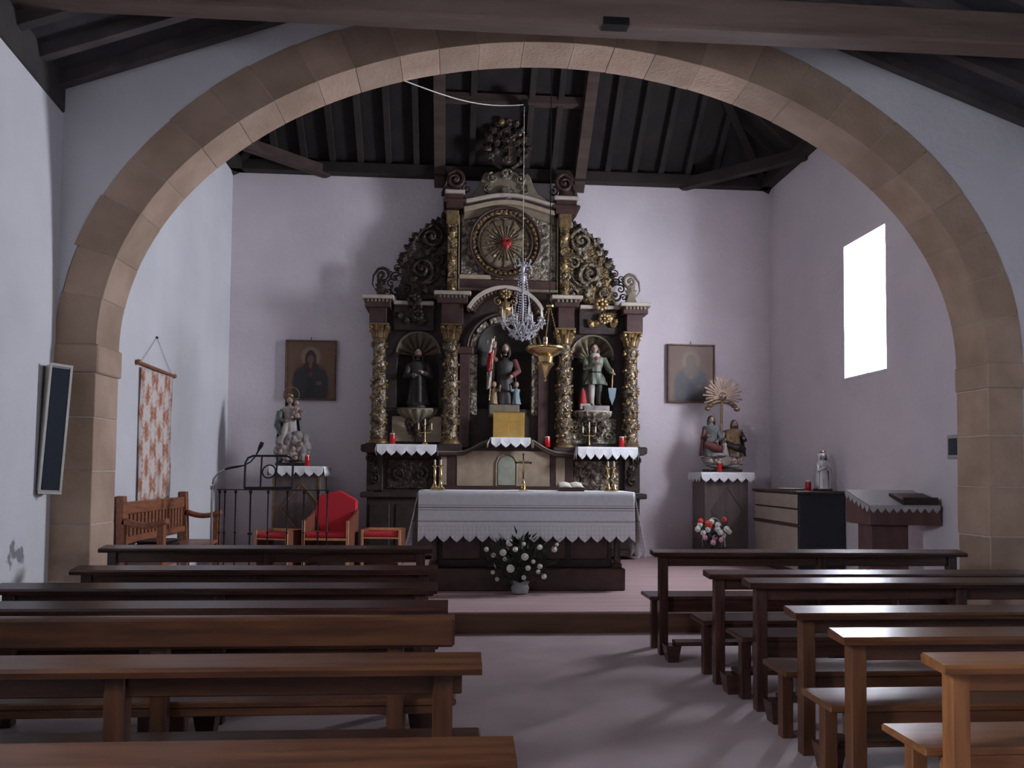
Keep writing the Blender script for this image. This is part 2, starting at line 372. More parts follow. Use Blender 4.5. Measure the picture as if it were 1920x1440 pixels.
# arch wall: plaster with the stone ring let in
N_E = 64
ext = [(ACX-(AA+RW)*math.cos(PI*i/N_E), ASZ+(AB+.385)*math.sin(PI*i/N_E)) for i in range(N_E+1)]
pts = [(-3.95, 0), (-3.95, 10.7), (5.95, 10.7), (5.95, 0), (ext[-1][0], 0)]+ext[::-1]+[(ext[0][0], 0)]
wa = structure(MB().prism(pts, AY0+.014, AY1).build('wall_arch', 'plaster'), 'plastered wall above the wide stone arch')
def ell(t, da=0, db=0, r=0): return (ACX-(AA+da+r)*math.cos(t), ASZ+(AB+db+r)*math.sin(t))
# equal arc lengths along the basket arch
ts = [PI*i/2000 for i in range(2001)]; acc = [0]
for i in range(2000):
    a = ell(ts[i]); b = ell(ts[i+1]); acc.append(acc[-1]+math.hypot(b[0]-a[0], b[1]-a[1]))
NV = 27; cuts = [0]; tot = acc[-1]
wts = [random.uniform(.85, 1.15) for _ in range(NV)]; sw = sum(wts); run = 0; k = 0; tcut = [0.0]
for q in wts[:-1]:
    run += q/sw*tot
    while acc[k] < run: k += 1
    tcut.append(ts[k])
tcut.append(PI)
random.seed(3)
mo = MB(); secs = []
for i in range(N_E+1):
    t = PI*i/N_E; a = ell(t, .006, .006); b = ell(t, RW-.02, .365)
    secs.append([(a[0], AY0+.004, a[1]), (b[0], AY0+.004, b[1]), (b[0], AY1-.01, b[1]), (a[0], AY1-.01, a[1])])
mo.loft(secs)
for sx, xo in ((-1, ACX-AA), (1, ACX+AA)):
    a, b = sorted((xo+sx*.006, xo+sx*(RW-.01))); mo.box(a, b, AY0+.006, AY1-.01, 0, ASZ)
mo.build('mortar', 'mortar', wa)
for i in range(NV):
    g = .0022/AA; t0, t1 = tcut[i]+g, tcut[i+1]-g
    dy = random.uniform(-.004, .001); di = random.uniform(-.004, .002); do = random.uniform(-.012, .022); dz0 = random.uniform(-.0, .006)
    secs = []
    for j in range(5):
        t = t0+(t1-t0)*j/4; a = ell(t, 0, 0, di*.6); b = ell(t, RW, .385, do)
        secs.append([(a[0], AY0+dy, a[1]), (b[0], AY0+dy, b[1]), (b[0], AY1-.004+dz0, b[1]), (a[0], AY1-.004+dz0, a[1])])
    MB().loft(secs).build('voussoir', 'stone', wa, bev=.003)
def pier(side, joints, imp):
    xo = ACX+side*AA
    for z0, z1 in zip(joints[:-1], joints[1:]):
        q = random.uniform(-.006, .006); o = RW+random.uniform(-.01, .02); dy = random.uniform(-.006, .006)
        a, b = sorted((xo-side*q, xo+side*o))
        MB().box(a, b, AY0+dy, AY1, z0+.003, z1-.003).build('pier_block', 'stone', wa, bev=.006)
    a, b = sorted((xo-side*imp, xo+side*(RW+.01)))
    MB().box(a, b, AY0-.02, AY1+.01, joints[-1]+.003, ASZ-.003).build('impost_block', 'stone', wa, bev=.012)
pier(-1, [0, .52, 1.0, 1.46, 1.92, 2.30], .028)
pier(1, [0, .50, .92, 1.38, 1.86, 2.30], .01)

# nave roof: boards, rafters, wall plate, tie beam
m = MB()
for s in (-1, 1):
    x1 = RIDX+s*5.2
    m.prism([(RIDX, RIDZ+.09), (x1, RIDZ+.09-SL*5.2), (x1, RIDZ+.25-SL*5.2), (RIDX, RIDZ+.25)], NYR-.5, AY0+.05)
ceil = structure(m.build('ceiling', 'navedeck'), 'dark boarded roof of the nave')
y = AY0-.06; k = 0
while y > -2.9:
    for s in (-1, 1):
        MB().prism([(RIDX, RIDZ-.02), (RIDX+s*5.0, RIDZ-.02-SL*5.0), (RIDX+s*5.0, RIDZ+.10-SL*5.0), (RIDX, RIDZ+.10)], y-.09, y).build('rafter', 'naveroof', ceil, bev=.004)
    y -= .43
pz = 4.562
a0, a1 = NYR, AY0
MB().hexa([(nave_xl(a0)-.2, a0, pz), (nave_xl(a0)+.02, a0, pz), (nave_xl(a1)+.02, a1, pz), (nave_xl(a1)-.2, a1, pz),
           (nave_xl(a0)-.2, a0, pz+.33), (nave_xl(a0)+.02, a0, pz+.33), (nave_xl(a1)+.02, a1, pz+.33), (nave_xl(a1)-.2, a1, pz+.33)]).build('wall_plate', 'naveroof', ceil, bev=.01)
MB().box(NXR-.05, NXR+.2, NYR, AY0, pz, pz+.2).build('wall_plate', 'naveroof', ceil, bev=.01)
tb = structure(MB().box(-3.6, 5.6, 5.90, 6.12, 4.905, 5.17).build('trim_2', 'tiebeam', bev=.015), 'rough tie beam across the nave')
MB().box(at(1155, 20, 5.9).x-.1, at(1155, 20, 5.9).x+.1, 5.892, 5.99, 4.897, 4.955).build('iron_plate', 'iron', tb)

# chancel roof: hipped, rafters, hips, angle ties
CW = (XR-XL)/2; CCX = (XR+XL)/2; EZ, CS = 6.10, .90
AP = Vector((CCX, YB-CW, EZ+CS*CW)); RF = Vector((CCX, AY1-.1, EZ+CS*CW))
ov = .5
bl = Vector((XL-ov, YB+ov, EZ-CS*ov)); br = Vector((XR+ov, YB+ov, EZ-CS*ov)); fl_ = Vector((XL-ov, AY1-.1, EZ-CS*ov)); fr_ = Vector((XR+ov, AY1-.1, EZ-CS*ov))
up = Vector((0, 0, .14)); th = Vector((0, 0, .12))
m = MB()
for poly in ([bl, br, AP], [fl_, bl, AP, RF], [br, fr_, RF, AP]):
    n = len(poly); vs = [p+up for p in poly]+[p+up+th for p in poly]
    m.add(vs, [tuple(range(n)), tuple(range(2*n-1, n-1, -1))]+[(i, i+n, (i+1) % n+n, (i+1) % n) for i in range(n)])
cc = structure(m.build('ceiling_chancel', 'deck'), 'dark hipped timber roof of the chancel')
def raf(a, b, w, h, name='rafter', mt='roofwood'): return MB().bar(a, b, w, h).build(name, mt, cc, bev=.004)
dz = Vector((0, 0, .075))
x = XL+.25
while x < XR-.1:                             # back slope
    run = CW-abs(x-CCX); y1 = YB-run
    if run > .3 and min(abs(x-xp) for xp in (-.26, 1.95)) > .2 and abs(x-.72) > .3:
        raf(Vector((x, YB+.1, EZ-CS*.1))+dz, Vector((x, y1, EZ+CS*run))+dz, .09, .11)
    x += .43
for xp in (-.26, 1.95):
    run = CW-abs(xp-CCX)
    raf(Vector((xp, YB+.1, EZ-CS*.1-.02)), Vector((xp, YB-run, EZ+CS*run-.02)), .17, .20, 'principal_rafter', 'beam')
y = YB-.4
while y > AY1+.05:
    for xs, s in ((XL, 1), (XR, -1)):
        run = min(CW, YB-y)
        if run > .3: raf(Vector((xs-s*.1, y, EZ-CS*.1))+dz, Vector((xs+s*run, y, EZ+CS*run))+dz, .09, .11)
    y -= .43
for c0 in (bl, br): raf(c0+dz*.5, AP+dz*.5, .13, .18, 'hip_rafter')
raf((XL+.02, YB-1.45, EZ+.02), (XL+1.45, YB-.02, EZ+.02), .15, .16, 'angle_tie', 'beam')
raf((XR-.02, YB-1.45, EZ+.02), (XR-1.45, YB-.02, EZ+.02), .15, .16, 'angle_tie')
raf((XL, YB-.08, EZ+.06), (XR, YB-.08, EZ+.06), .2, .16, 'wall_plate')
raf((XL+.08, AY1, EZ+.06), (XL+.08, YB, EZ+.06), .2, .16, 'wall_plate'); raf((XR-.08, AY1, EZ+.06), (XR-.08, YB, EZ+.06), .2, .16, 'wall_plate')
cby = 11.60; cbz = at(980, 189, cby).z
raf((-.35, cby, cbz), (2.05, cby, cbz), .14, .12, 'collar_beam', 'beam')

# windows and rear door
def window(n, xw, y0, y1, z0, z1, label, sg=1):
    f = MB(); t = .05; xf = xw+(.30 if sg > 0 else -.36)
    for a in ((y0, y0+t, z0, z1), (y1-t, y1, z0, z1), (y0+t, y1-t, z0, z0+t), (y0+t, y1-t, z1-t, z1)): f.box(xf, xf+.06, *a)
    f.box(xf, xf+.05, (y0+y1)/2-.02, (y0+y1)/2+.02, z0+t, z1-t)
    o = structure(f.build('window_%d' % n, 'winframe', bev=.004), label)
    ym = (y0+y1)/2
    for a, b in ((y0+t, ym-.02), (ym+.02, y1-t)): MB().box(xf+.02, xf+.026, a, b, z0+t, z1-t).build('pane', 'glass', o)
    MB().box(min(xw-sg*.02, xf), max(xw-sg*.02, xf), y0-.02, y1+.02, z0-.03, z0+.004).build('window_sill', 'plaster', o)
window(1, XR, WY0, WY1, WZ0, WZ1, 'overexposed white window in the chancel right wall')
window(2, NXR, NWY0, NWY1, NWZ0, NWZ1, 'window in the right wall of the nave')
window(3, nave_xl((LWY0+LWY1)/2), LWY0, LWY1, LWZ0, LWZ1, 'unseen window added in the left nave wall as fill light', -1)
f = MB()
for a in ((DX0-.08, DX0, 0, DZ1+.08), (DX1, DX1+.08, 0, DZ1+.08), (DX0, DX1, DZ1, DZ1+.08)): f.box(a[0], a[1], NYR-.02, NYR+.02, a[2], a[3])
d1 = structure(f.build('door_1', 'stepwood'), 'closed wooden rear door')
MB().box(DX0, DX1, NYR-.08, NYR-.03, .0, DZ1).build('door_leaf', 'stepwood', d1)

# ================================================================ PEWS
def pew(label, x0, x1, yp, zr, mt, posts, skew=0, kind='rail', kneel=True, seat_x0=None, seat_x1=None, group=None, railw=.15, apron=.098):
    "yp: back posts; the seat lies beyond them, towards the altar. skew: rise of y per metre of x"
    t = thing('pew', ((x0+x1)/2, yp, 0), label, 'pew', group, math.atan(skew))
    L = (x1-x0)/2; seatz = zr*.55
    sh = lambda a: a-(x0+x1)/2
    B = lambda name, bev=.006, *bx: MB().box(*bx).build(name, mt+'_v' if name in ('post', 'leg') else mt, t, bev=bev, local=True)
    if kind == 'rail':
        tl_ = .0085
        MB().prismx([(-railw/2, zr-.034-tl_), (railw/2, zr-.034), (railw/2+.006, zr-.012+tl_), (railw/2-.008, zr+tl_), (-railw/2+.008, zr-tl_), (-railw/2-.006, zr-.012-tl_)], -L, L).build('top_rail', mt, t, local=True)
        B('back_board', .005, -L+.07, L-.07, -.012, .014, zr-.125, zr-.034)
    else:
        B('back_board', .012, -L, L, -.045, -.012, zr-.132, zr)
        B('top_rail', .006, -L, L, -.012, .035, zr-.03, zr)
    for px_ in posts:
        X = sh(px_)
        B('post', .005, X-.036, X+.036, -.01 if kind != 'rail' else -.035, .035, 0, zr-.034)
    sx0 = sh(seat_x0) if seat_x0 is not None else -L-.01; sx1 = sh(seat_x1) if seat_x1 is not None else L+.01
    B('seat', .007, sx0, sx1, .04, .36, seatz-.032, seatz)
    B('apron', .004, sx0+.07, sx1-.07, .045, .068, seatz-.032-apron, seatz-.032)
    for px_ in posts:
        X = sh(px_); B('leg', .005, X-.034, X+.034, .24, .30, 0, seatz-.032)
    if kneel:
        B('kneeler', .006, -L+.12, L-.12, -.30, -.16, .13, .16)
        for px_ in posts:
            X = sh(px_)
            MB().hexa([(X-.03, -.28, 0), (X+.05, -.28, 0), (X+.05, -.18, 0), (X-.03, -.18, 0), (X-.05, -.295, .13), (X+.07, -.295, .13), (X+.07, -.165, .13), (X-.05, -.165, .13)]).build('kneeler_foot', mt, t, local=True)
    return t
GL, GR = 'pews left of the aisle', 'pews right of the aisle'
side = ['first', 'second', 'third', 'fourth', 'fifth', 'sixth', 'seventh']
left = [(-2.82, -.16, 6.72, .85), (-2.58, -.10, 5.72, .80), (-2.62, -.085, 4.84, .80), (-3.0, -.017, 4.17, .80), (-2.9, .016, 3.60, .84), (-2.8, .112, 2.95, .80), (-2.7, .165, 2.05, .782)]
ltxt = ['dark brown pew left of the aisle, nearest the altar step, with a thin top rail',
        'dark brown pew left of the aisle, second from the altar step',
        'dark brown pew left of the aisle, third from the altar step',
        'dark brown pew left of the aisle, its rail just behind the solid board back',
        'brown pew left of the aisle with a tall solid board as its back',
        'chestnut brown pew left of the aisle with a broad rail, second nearest the viewer',
        'orange brown pew at the bottom left, nearest the viewer left of the aisle']
for i, (x0, x1, y, z) in enumerate(left):
    ps = [x0+.09, (x0+x1)/2, x1-.10]
    if i == 4: ps = [x0+.09, -1.255, x1-.26]
    if i == 5: ps = [x0+.09, -1.17, x1-.14]
    if i == 6: ps = [x0+.09, -1.3, x1-.22]
    pew(ltxt[i], x0, x1, y, z, 'pew' if i < 4 else 'pewm', ps, kind='board' if i == 4 else 'rail', kneel=i not in (3, 4), group=GL, apron=.098 if i < 4 else .035)
right = [(1.64, 4.30, 6.50, .845), (1.80, 4.45, 5.59, .785), (1.85, 4.45, 4.95, .812), (1.80, 4.42, 4.18, .762), (1.745, 4.40, 3.55, .765), (1.83, 4.40, 2.95, .785)]
rtxt = ['dark brown pew right of the aisle, nearest the altar step, window light on its rail',
        'dark brown pew right of the aisle, second from the altar step',
        'dark brown pew right of the aisle, third from the altar step, close behind the second',
        'brown pew right of the aisle, fourth from the altar step, bright sheen on its seat',
        'orange brown pew right of the aisle, second nearest the viewer',
        'light orange pew at the bottom right, nearest the viewer, broad pale rail']
for i, (x0, x1, y, z) in enumerate(right):
    ps = [x0+.09, (x0+x1)/2+.1, x1-.10]
    pew(rtxt[i], x0, x1, y, z, ('pew', 'pew', 'pew', 'pewm', 'pewn', 'pewl')[i], ps, group=GR, kneel=i != 4, railw=.15)

# ================================================================ SMALL THINGS USED SEVERAL TIMES
def lace_cloth(name, label, x0, x1, y0, y1, z, drop, teeth, parent=None, side=None, cat='cloth', mt='cloth', flare=.012, amp=.006, group=None, tooth=None):
    "cloth over a shelf: top, scalloped front, plain scalloped sides"
    side = drop if side is None else side; tooth = tooth or drop*.35
    t = thing(name, ((x0+x1)/2, (y0+y1)/2, z), label, cat, group)
    MB().box(x0-.004, x1+.004, y0-.004, y1, z, z+.004).build('cloth_top', mt, t)
    def edge(u, n): # pointed scallops with an onion-shaped notch
        p = (u*n) % 1.0; q = abs(p-.5)*2      # 1 at the notch, 0 at the tip
        return tooth*(q**1.0) if q < .72 else tooth*(.72+(q-.72)*2.0)
    n = teeth*10
    def front(u, v):
        x = x0-.005+(x1-x0+.01)*u; d = drop-edge(u, teeth)
        return (x, y0-.006-flare*v+amp*math.sin(u*teeth*PI*1.3+.6)*v, z+.003-d*v)
    MB().grid(front, n, 6).build('front_drop', mt, t, smooth=True, solid=.003)
    tn = max(2, round(teeth*(y1-y0)/(x1-x0)))
    for s in (-1, 1):
        xs = x0-.006 if s < 0 else x1+.006
        def sd(u, v): return (xs+s*flare*1.6*v+amp*math.sin(u*9)*v, y0-.006+(y1-y0)*u-flare*v*(1-u), z+.003-(side-edge(u, tn))*v)
        MB().grid(sd, tn*10, 6).build('side_drop', mt, t, smooth=True, solid=.003)
    return t
def votive(label, p, r=.036, h=.17):
    t = thing('votive_candle', p, label, 'candle', 'red votive candles')
    x, y, z = p
    MB().lathe([(r*.9, 0), (r, .006), (r, h*.82), (r*.92, h*.86)], p, 16).build('red_cup', 'red', t, smooth=True)
    lid = 'alu'
    MB().lathe([(r*.95, h*.86), (r*.95, h*.95), (r*.6, h)], p, 16).build('lid', lid, t, smooth=True)
    return t
def candlestick(label, p, h=.33, group=None):
    t = thing('candlestick', p, label, 'candlestick', group)
    s = h/.33
    MB().lathe([(.045*s, 0), (.047*s, .01*s), (.03*s, .022*s), (.02*s, .045*s), (.026*s, .055*s), (.014*s, .07*s), (.012*s, .15*s), (.02*s, .16*s), (.012*s, .17*s), (.013*s, .25*s), (.03*s, .262*s), (.032*s, .272*s), (.012*s, .28*s)], p, 16).build('stem', 'brass', t, smooth=True)
    for k in range(3):
        a = 2*PI*k/3+.5; q = Vector(p)+Vector((math.cos(a)*.05*s, math.sin(a)*.05*s, .006*s))
        MB().tube([Vector(p)+Vector((math.cos(a)*.02*s, math.sin(a)*.02*s, .04*s)), Vector(p)+Vector((math.cos(a)*.04*s, math.sin(a)*.04*s, .025*s)), q], [.009*s, .008*s, .009*s], 6).build('foot', 'brass', t, smooth=True)
    MB().lathe([(.011*s, .275*s), (.011*s, .335*s), (.004*s, .34*s)], p, 10).build('candle', 'wax', t, smooth=True)
    return t
def robe(mb, c, h, w, d, folds=10, prof=None, lean=(0, 0), n=36, amp=.10):
    prof = prof or [(0, 1.0), (.03, .98), (.25, .82), (.45, .70), (.58, .66), (.68, .74), (.78, .86), (.83, .78), (.865, .42), (.89, .26), (.92, .22)]
    secs = []
    for t, r in prof:
        s = []
        for i in range(n):
            a = 2*PI*i/n
            k = 1+amp*max(0, 1-t*1.25)*math.sin(a*folds+t*5)+.03*math.sin(a*3+t*8)
            s.append((c[0]+lean[0]*t+w/2*r*k*math.cos(a), c[1]+lean[1]*t+d/2*r*k*math.sin(a), c[2]+h*t))
        secs.append(s)
    mb.loft(secs)
def head(parent, c, r, hairm='hair', skinm='skin', long_hair=True, beard=False):
    x, y, z = c; m = MB()
    m.ball((x, y, z), (r*.78, r*.86, r), 14, 10)
    m.ball((x, y-r*.88, z-r*.12), (r*.13, r*.2, r*.22), 6, 5)          # nose
    m.ball((x, y-r*.74, z-r*.5), (r*.26, r*.14, r*.08), 6, 5)          # mouth
    m.lathe([(r*.36, -r*1.45), (r*.34, -r*.6)], (x, y, z), 10)         # neck
    for s in (-1, 1): m.ball((x+s*r*.78, y, z-r*.08), (r*.12, r*.2, r*.28), 6, 5)
    o = m.build('head', skinm, parent, smooth=True)
    e = MB()
    for s in (-1, 1): e.ball((x+s*r*.3, y-r*.76, z+r*.05), (r*.13, r*.1, r*.08), 6, 5)
    e.build('eyes', 'hair', o)
    hb = MB()
    hb.ball((x, y+r*.16, z+r*.2), (r*.92, r*.92, r*.94), 12, 8)
    if long_hair:
        for s in (-1, 1): hb.tube([(x+s*r*.72, y+r*.1, z+r*.3), (x+s*r*.86, y+r*.05, z-r*.5), (x+s*r*.9, y-r*.05, z-r*1.3), (x+s*r*.7, y-r*.1, z-r*2.0)], [r*.25, r*.34, r*.3, r*.1], 8)
        hb.ball((x, y+r*.5, z-r*.7), (r*.8, r*.5, r*1.2), 10, 7)
    if beard: hb.ball((x, y-r*.5, z-r*.85), (r*.45, r*.4, r*.5), 10, 7)
    hb.build('hair', hairm, parent, smooth=True)
def arm(parent, pts, r, sleeve, skinm='skin', hand=True):
    pts = [Vector(p) for p in pts]
    MB().tube(pts, [r*1.15, r*1.1, r*.95][:len(pts)], 10).build('sleeve', sleeve, parent, smooth=True)
    if hand:
        d = (pts[-1]-pts[-2]).normalized(); e = pts[-1]; m = MB()
        u = d.cross(Vector((0, 0, 1)));  u = u.normalized() if u.length > .1 else Vector((1, 0, 0))
        m.tube([e-d*r*.4, e+d*r*.6, e+d*r*1.1], [r*.55, r*.62, r*.5], 8)
        for k in range(4): m.tube([e+d*r*.9+u*r*(k-1.5)*.28, e+d*r*1.6+u*r*(k-1.5)*.3, e+d*r*(2.0+.2*(k in (1, 2)))+u*r*(k-1.5)*.3-Vector((0, 0, r*.2))], [r*.17, r*.16, r*.1], 6)
        m.tube([e+u*r*.4+d*r*.3, e+u*r*.8+d*r*.9, e+u*r*.8+d*r*1.3], [r*.2, r*.17, r*.11], 6)
        m.build('hand', skinm, parent, smooth=True)

# ================================================================ ALTAR
ax0, ax1, ay0, ay1, az = -.375, 2.03, 8.86, 9.56, 1.262
al = thing('altar_table', (.83, 9.2, STEPZ), 'dark wooden altar table on a broad plinth, under a white cloth', 'altar')
MB().box(-.27, 1.93, 8.85, 9.75, STEPZ, .415).build('plinth', 'redbrown', al, bev=.01)
MB().box(-.16, 1.80, 9.0, 9.5, .415, 1.20).build('body', 'darkwood', al, bev=.008)
for k in range(4):
    x = -.12+k*.48; MB().box(x, x+.44, 8.985, 9.01, .50, 1.13).build('front_panel', 'redbrown', al, bev=.012)
for x in (-.19, 1.86):
    for y in (8.98, 9.5):
        MB().lathe([(.055, .415), (.058, .45), (.04, .47), (.05, .50), (.036, .53), (.036, 1.08), (.05, 1.11), (.04, 1.14), (.058, 1.16), (.058, 1.2)], (x, y, 0), 14).build('corner_column', 'redbrown', al, smooth=True)
MB().box(ax0+.01, ax1-.01, ay0+.01, ay1-.01, 1.20, az-.004).build('table_top', 'redbrown', al, bev=.008)
# cloth with woven stripes
def altar_cloth_mat():
    m = M['cloth'].copy(); m.name = 'striped_linen'; nt = m.node_tree; N = nt.nodes; L = nt.links; b = N['Principled BSDF']
    src = b.inputs['Base Color'].links[0].from_socket
    tc = N.new('ShaderNodeTexCoord'); sp = N.new('ShaderNodeSeparateXYZ'); L.new(tc.outputs['Object'], sp.inputs[0])
    r = N.new('ShaderNodeValToRGB'); r.color_ramp.interpolation = 'CONSTANT'
    mr = N.new('ShaderNodeMapRange'); mr.inputs[1].default_value = -.6; mr.inputs[2].default_value = .02; L.new(sp.outputs['Z'], mr.inputs[0]); L.new(mr.outputs[0], r.inputs[0])
    def pos(z): return (z+.6)/.62
    e = r.color_ramp.elements; e[0].position = 0; e[0].color = (1, 1, 1, 1); e[1].position = .999; e[1].color = (1, 1, 1, 1)
    for z, wd, c in ((-.335, .012, .5), (-.32, .006, .85), (-.21, .010, .55), (-.185, .016, .42), (-.155, .007, .55)):
        a = e.new(pos(z)); a.color = (c, c*.96, c*.98, 1); bb = e.new(pos(z+wd)); bb.color = (1, 1, 1, 1)
    mx = N.new('ShaderNodeMixRGB'); mx.blend_type = 'MULTIPLY'; mx.inputs[0].default_value = 1; L.new(src, mx.inputs[1]); L.new(r.outputs[0], mx.inputs[2])
    # drawn-thread grid near the hem
    br = N.new('ShaderNodeTexBrick'); br.offset = 0; br.inputs['Scale'].default_value = 1; br.inputs['Brick Width'].default_value = .047; br.inputs['Row Height'].default_value = .047
    br.inputs['Mortar Size'].default_value = .0035; br.inputs['Color1'].default_value = br.inputs['Color2'].default_value = (1, 1, 1, 1); br.inputs['Mortar'].default_value = (.84, .82, .83, 1)
    cb = N.new('ShaderNodeCombineXYZ'); L.new(sp.outputs['X'], cb.inputs[0]); L.new(sp.outputs['Z'], cb.inputs[1]); L.new(cb.outputs[0], br.inputs['Vector'])
    lt = N.new('ShaderNodeMath'); lt.operation = 'LESS_THAN'; lt.inputs[1].default_value = -.37; L.new(sp.outputs['Z'], lt.inputs[0])
    mx2 = N.new('ShaderNodeMixRGB'); mx2.blend_type = 'MULTIPLY'; L.new(lt.outputs[0], mx2.inputs[0]); L.new(mx.outputs[0], mx2.inputs[1]); L.new(br.outputs['Color'], mx2.inputs[2])
    L.new(mx2.outputs[0], b.inputs['Base Color']); return m
M['altarcloth'] = altar_cloth_mat()
t = thing('altar_cloth', (.83, 9.2, az), 'long white altar cloth with woven stripes and a scalloped hem', 'tablecloth')
mc = MB(); mc.grid(lambda u, v: (ax0+(ax1-ax0)*u, ay0+(ay1-ay0)*v, az+.003+.004*math.exp(-((u-.47)/.06)**2)), 40, 6)
mc.build('cloth_top', 'altarcloth', t, smooth=True, solid=.004)
def scal(p, tooth):
    q = abs((p % 1)-.5)*2; return tooth*q if q < .7 else tooth*(.7+(q-.7)*2)
MB().grid(lambda u, v: (ax0+(ax1-ax0)*u, ay0-.004-.05*v+.010*math.sin(u*24)*v, az+.002-(.555-scal(u*17+.5, .055))*v), 170, 10).build('front_drop', 'altarcloth', t, smooth=True, solid=.004)
for s, L_ in ((-1, .62), (1, .72)):
    xs = ax0 if s < 0 else ax1
    MB().grid(lambda u, v: (xs+s*(.002+.10*v+.028*math.sin(u*13+1)*v*v), ay0-.004-.05*v*(1-u)+(ay1-ay0)*u-.02*v, az+.002-(L_+.05*math.sin(u*3)-scal(u*6, .05))*v), 60, 10).build('side_drop', 'altarcloth', t, smooth=True, solid=.004)
GC = 'brass candlesticks on the altar'
for (x, y), lb in zip(((815, 917), (826, 919), (1140, 917), (1151, 920)),
        ('brass candlestick on the altar, outer one of the left pair', 'brass candlestick on the altar, inner one of the left pair',
         'brass candlestick on the altar, inner one of the right pair', 'brass candlestick on the altar, outer one of the right pair')):
    p = at(x, y, 9.05+(.1 if '7' in str(y) else 0)); p.z = az+.008; candlestick(lb, tuple(p), .335, GC)
p = at(981, 917, 9.05); p.z = az+.010
t = thing('standing_cross', tuple(p), 'slender brass cross standing at the middle of the altar', 'cross')
MB().lathe([(.05, 0), (.052, .012), (.03, .025), (.022, .06), (.03, .075), (.012, .10), (.010, .13)], p, 16).build('base', 'brass', t, smooth=True)
cr = MB(); cr.bar(p+Vector((0, 0, .12)), p+Vector((0, 0, .41)), .016, .014, (1, 0, 0)); cr.bar(p+Vector((-.085, 0, .315)), p+Vector((.085, 0, .315)), .016, .014)
for q in ((-.085, .315), (.085, .315), (0, .41)): cr.ball(p+Vector((q[0], 0, q[1])), .014, 8, 6)
crx = cr.build('cross', 'redbrown', t, bev=.002)
fg = MB(); fg.tube([p+Vector((0, -.012, .33)), p+Vector((0, -.014, .27)), p+Vector((.004, -.014, .20))], [.010, .011, .006], 8); fg.ball(p+Vector((.003, -.014, .347)), .010, 8, 6)
for s in (-1, 1): fg.tube([p+Vector((0, -.012, .325)), p+Vector((s*.06, -.012, .335))], .005, 6)
fg.build('small_figure', 'brass', crx, smooth=True)
# missal on its stand
p = at(1070, 915, 9.12); p.z = az+.006
t = thing('book_stand', tuple(p), 'low wooden book stand on the altar right of the cross', 'book stand')
MB().hexa([p+Vector(q) for q in ((-.14, -.10, 0), (.14, -.10, 0), (.14, .12, 0), (-.14, .12, 0), (-.14, -.10, .025), (.14, -.10, .025), (.14, .12, .075), (-.14, .12, .075))]).build('stand', 'redbrown', t, bev=.004)
MB().box(p.x-.14, p.x+.14, p.y-.115, p.y-.10, p.z, p.z+.045).build('ledge', 'redbrown', t, bev=.003)
t = thing('missal', tuple(p+Vector((0, 0, .05))), 'open book resting on the stand on the altar', 'book')
for s in (-1, 1):
    o = MB().grid(lambda u, v: p+Vector((s*(.002+.135*u), -.098+.21*v, .03+.05*v+.014*math.sin(u*PI)*1.0+.006)), 8, 4).build('page_block', 'paper', t, smooth=True, solid=.012)
MB().hexa([p+Vector(q) for q in ((-.142, -.10, .0265), (.142, -.10, .0265), (.142, .118, .077), (-.142, .118, .077), (-.142, -.10, .031), (.142, -.10, .031), (.142, .118, .081), (-.142, .118, .081))]).build('cover', 'bookred', t)

def leaf(mb, c, d, ln, wd, tilt=.3):
    d = Vector(d).normalized(); u = d.cross(Vector((0, 0, 1)));  u = u.normalized() if u.length > .05 else Vector((1, 0, 0)); n = u.cross(d)
    c = Vector(c); P = lambda a, b, h: c+d*ln*a+u*wd*b+n*ln*h
    mb.add([P(0, 0, 0), P(.35, .5, .04), P(.4, 0, .10), P(.35, -.5, .04), P(1, 0, -.05)], [(0, 1, 2), (0, 2, 3), (1, 4, 2), (2, 4, 3)])
def blossom(parent, c, r, mt, n=9):
    m = MB(); c = Vector(c)
    for k in range(n):
        a = 2*PI*k/n; m.ball(c+Vector((math.cos(a)*r*.58, -.2*r, math.sin(a)*r*.58)), (r*.42, r*.34, r*.42), 6, 5)
    m.ball(c+Vector((0, -r*.45, 0)), r*.5, 8, 6)
    return m.build('blossom', mt, parent, smooth=True)
p = at(975, 1111, 8.66); p.z = STEPZ
t = thing('altar_bouquet', tuple(p), 'white flower arrangement in a grey vase before the altar', 'flowers')
MB().lathe([(.05, 0), (.085, .012), (.10, .06), (.085, .10), (.10, .125), (.108, .13), (.09, .12)], p, 20).build('vase', 'vase', t, smooth=True)
random.seed(11); m = MB(); stm = MB(); top = p+Vector((0, 0, .12))
for k in range(230):
    a = random.uniform(-.15, PI+.15); rr = random.uniform(.1, .40); q = top+Vector((math.cos(a)*rr*1.0, random.uniform(-.15, .02), abs(math.sin(a))*rr*1.1+random.uniform(-.05, .12)))
    leaf(m, q, (q-top)+Vector((random.uniform(-.2, .2), random.uniform(-.3, .1), random.uniform(-.1, .2))), random.uniform(.06, .12), random.uniform(.025, .05))
stuff(m.build('foliage', 'leaf', t))
fl_px = [(955, 1018, 1.3), (966, 1030, 1), (943, 1036, 1.25), (912, 1030, .9), (925, 1041, .9), (984, 1044, 1.35), (1000, 1053, .8), (957, 1066, 1.5), (990, 1065, 1), (1012, 1062, 1), (1009, 1072, .85), (1020, 1081, 1), (982, 1083, .9), (924, 1073, .8), (932, 1086, .8), (1012, 1026, 1), (1039, 1030, 1.1), (947, 1048, .9), (1044, 1021, .7), (982, 1020, .8)]
for x, y, s in fl_px:
    q = at(x, y, 8.53+random.uniform(-.06, .06)); blossom(t, q, .030*s, 'petal')
    stm.tube([top, (top+q)/2+Vector((0, -.02, .03)), q], .004, 5)
for x, y in ((920, 1003), (935, 1000), (1052, 1008), (1060, 1040), (1000, 1000)): stm.tube([top, at(x, y, 8.60)], [.006, .002], 5)
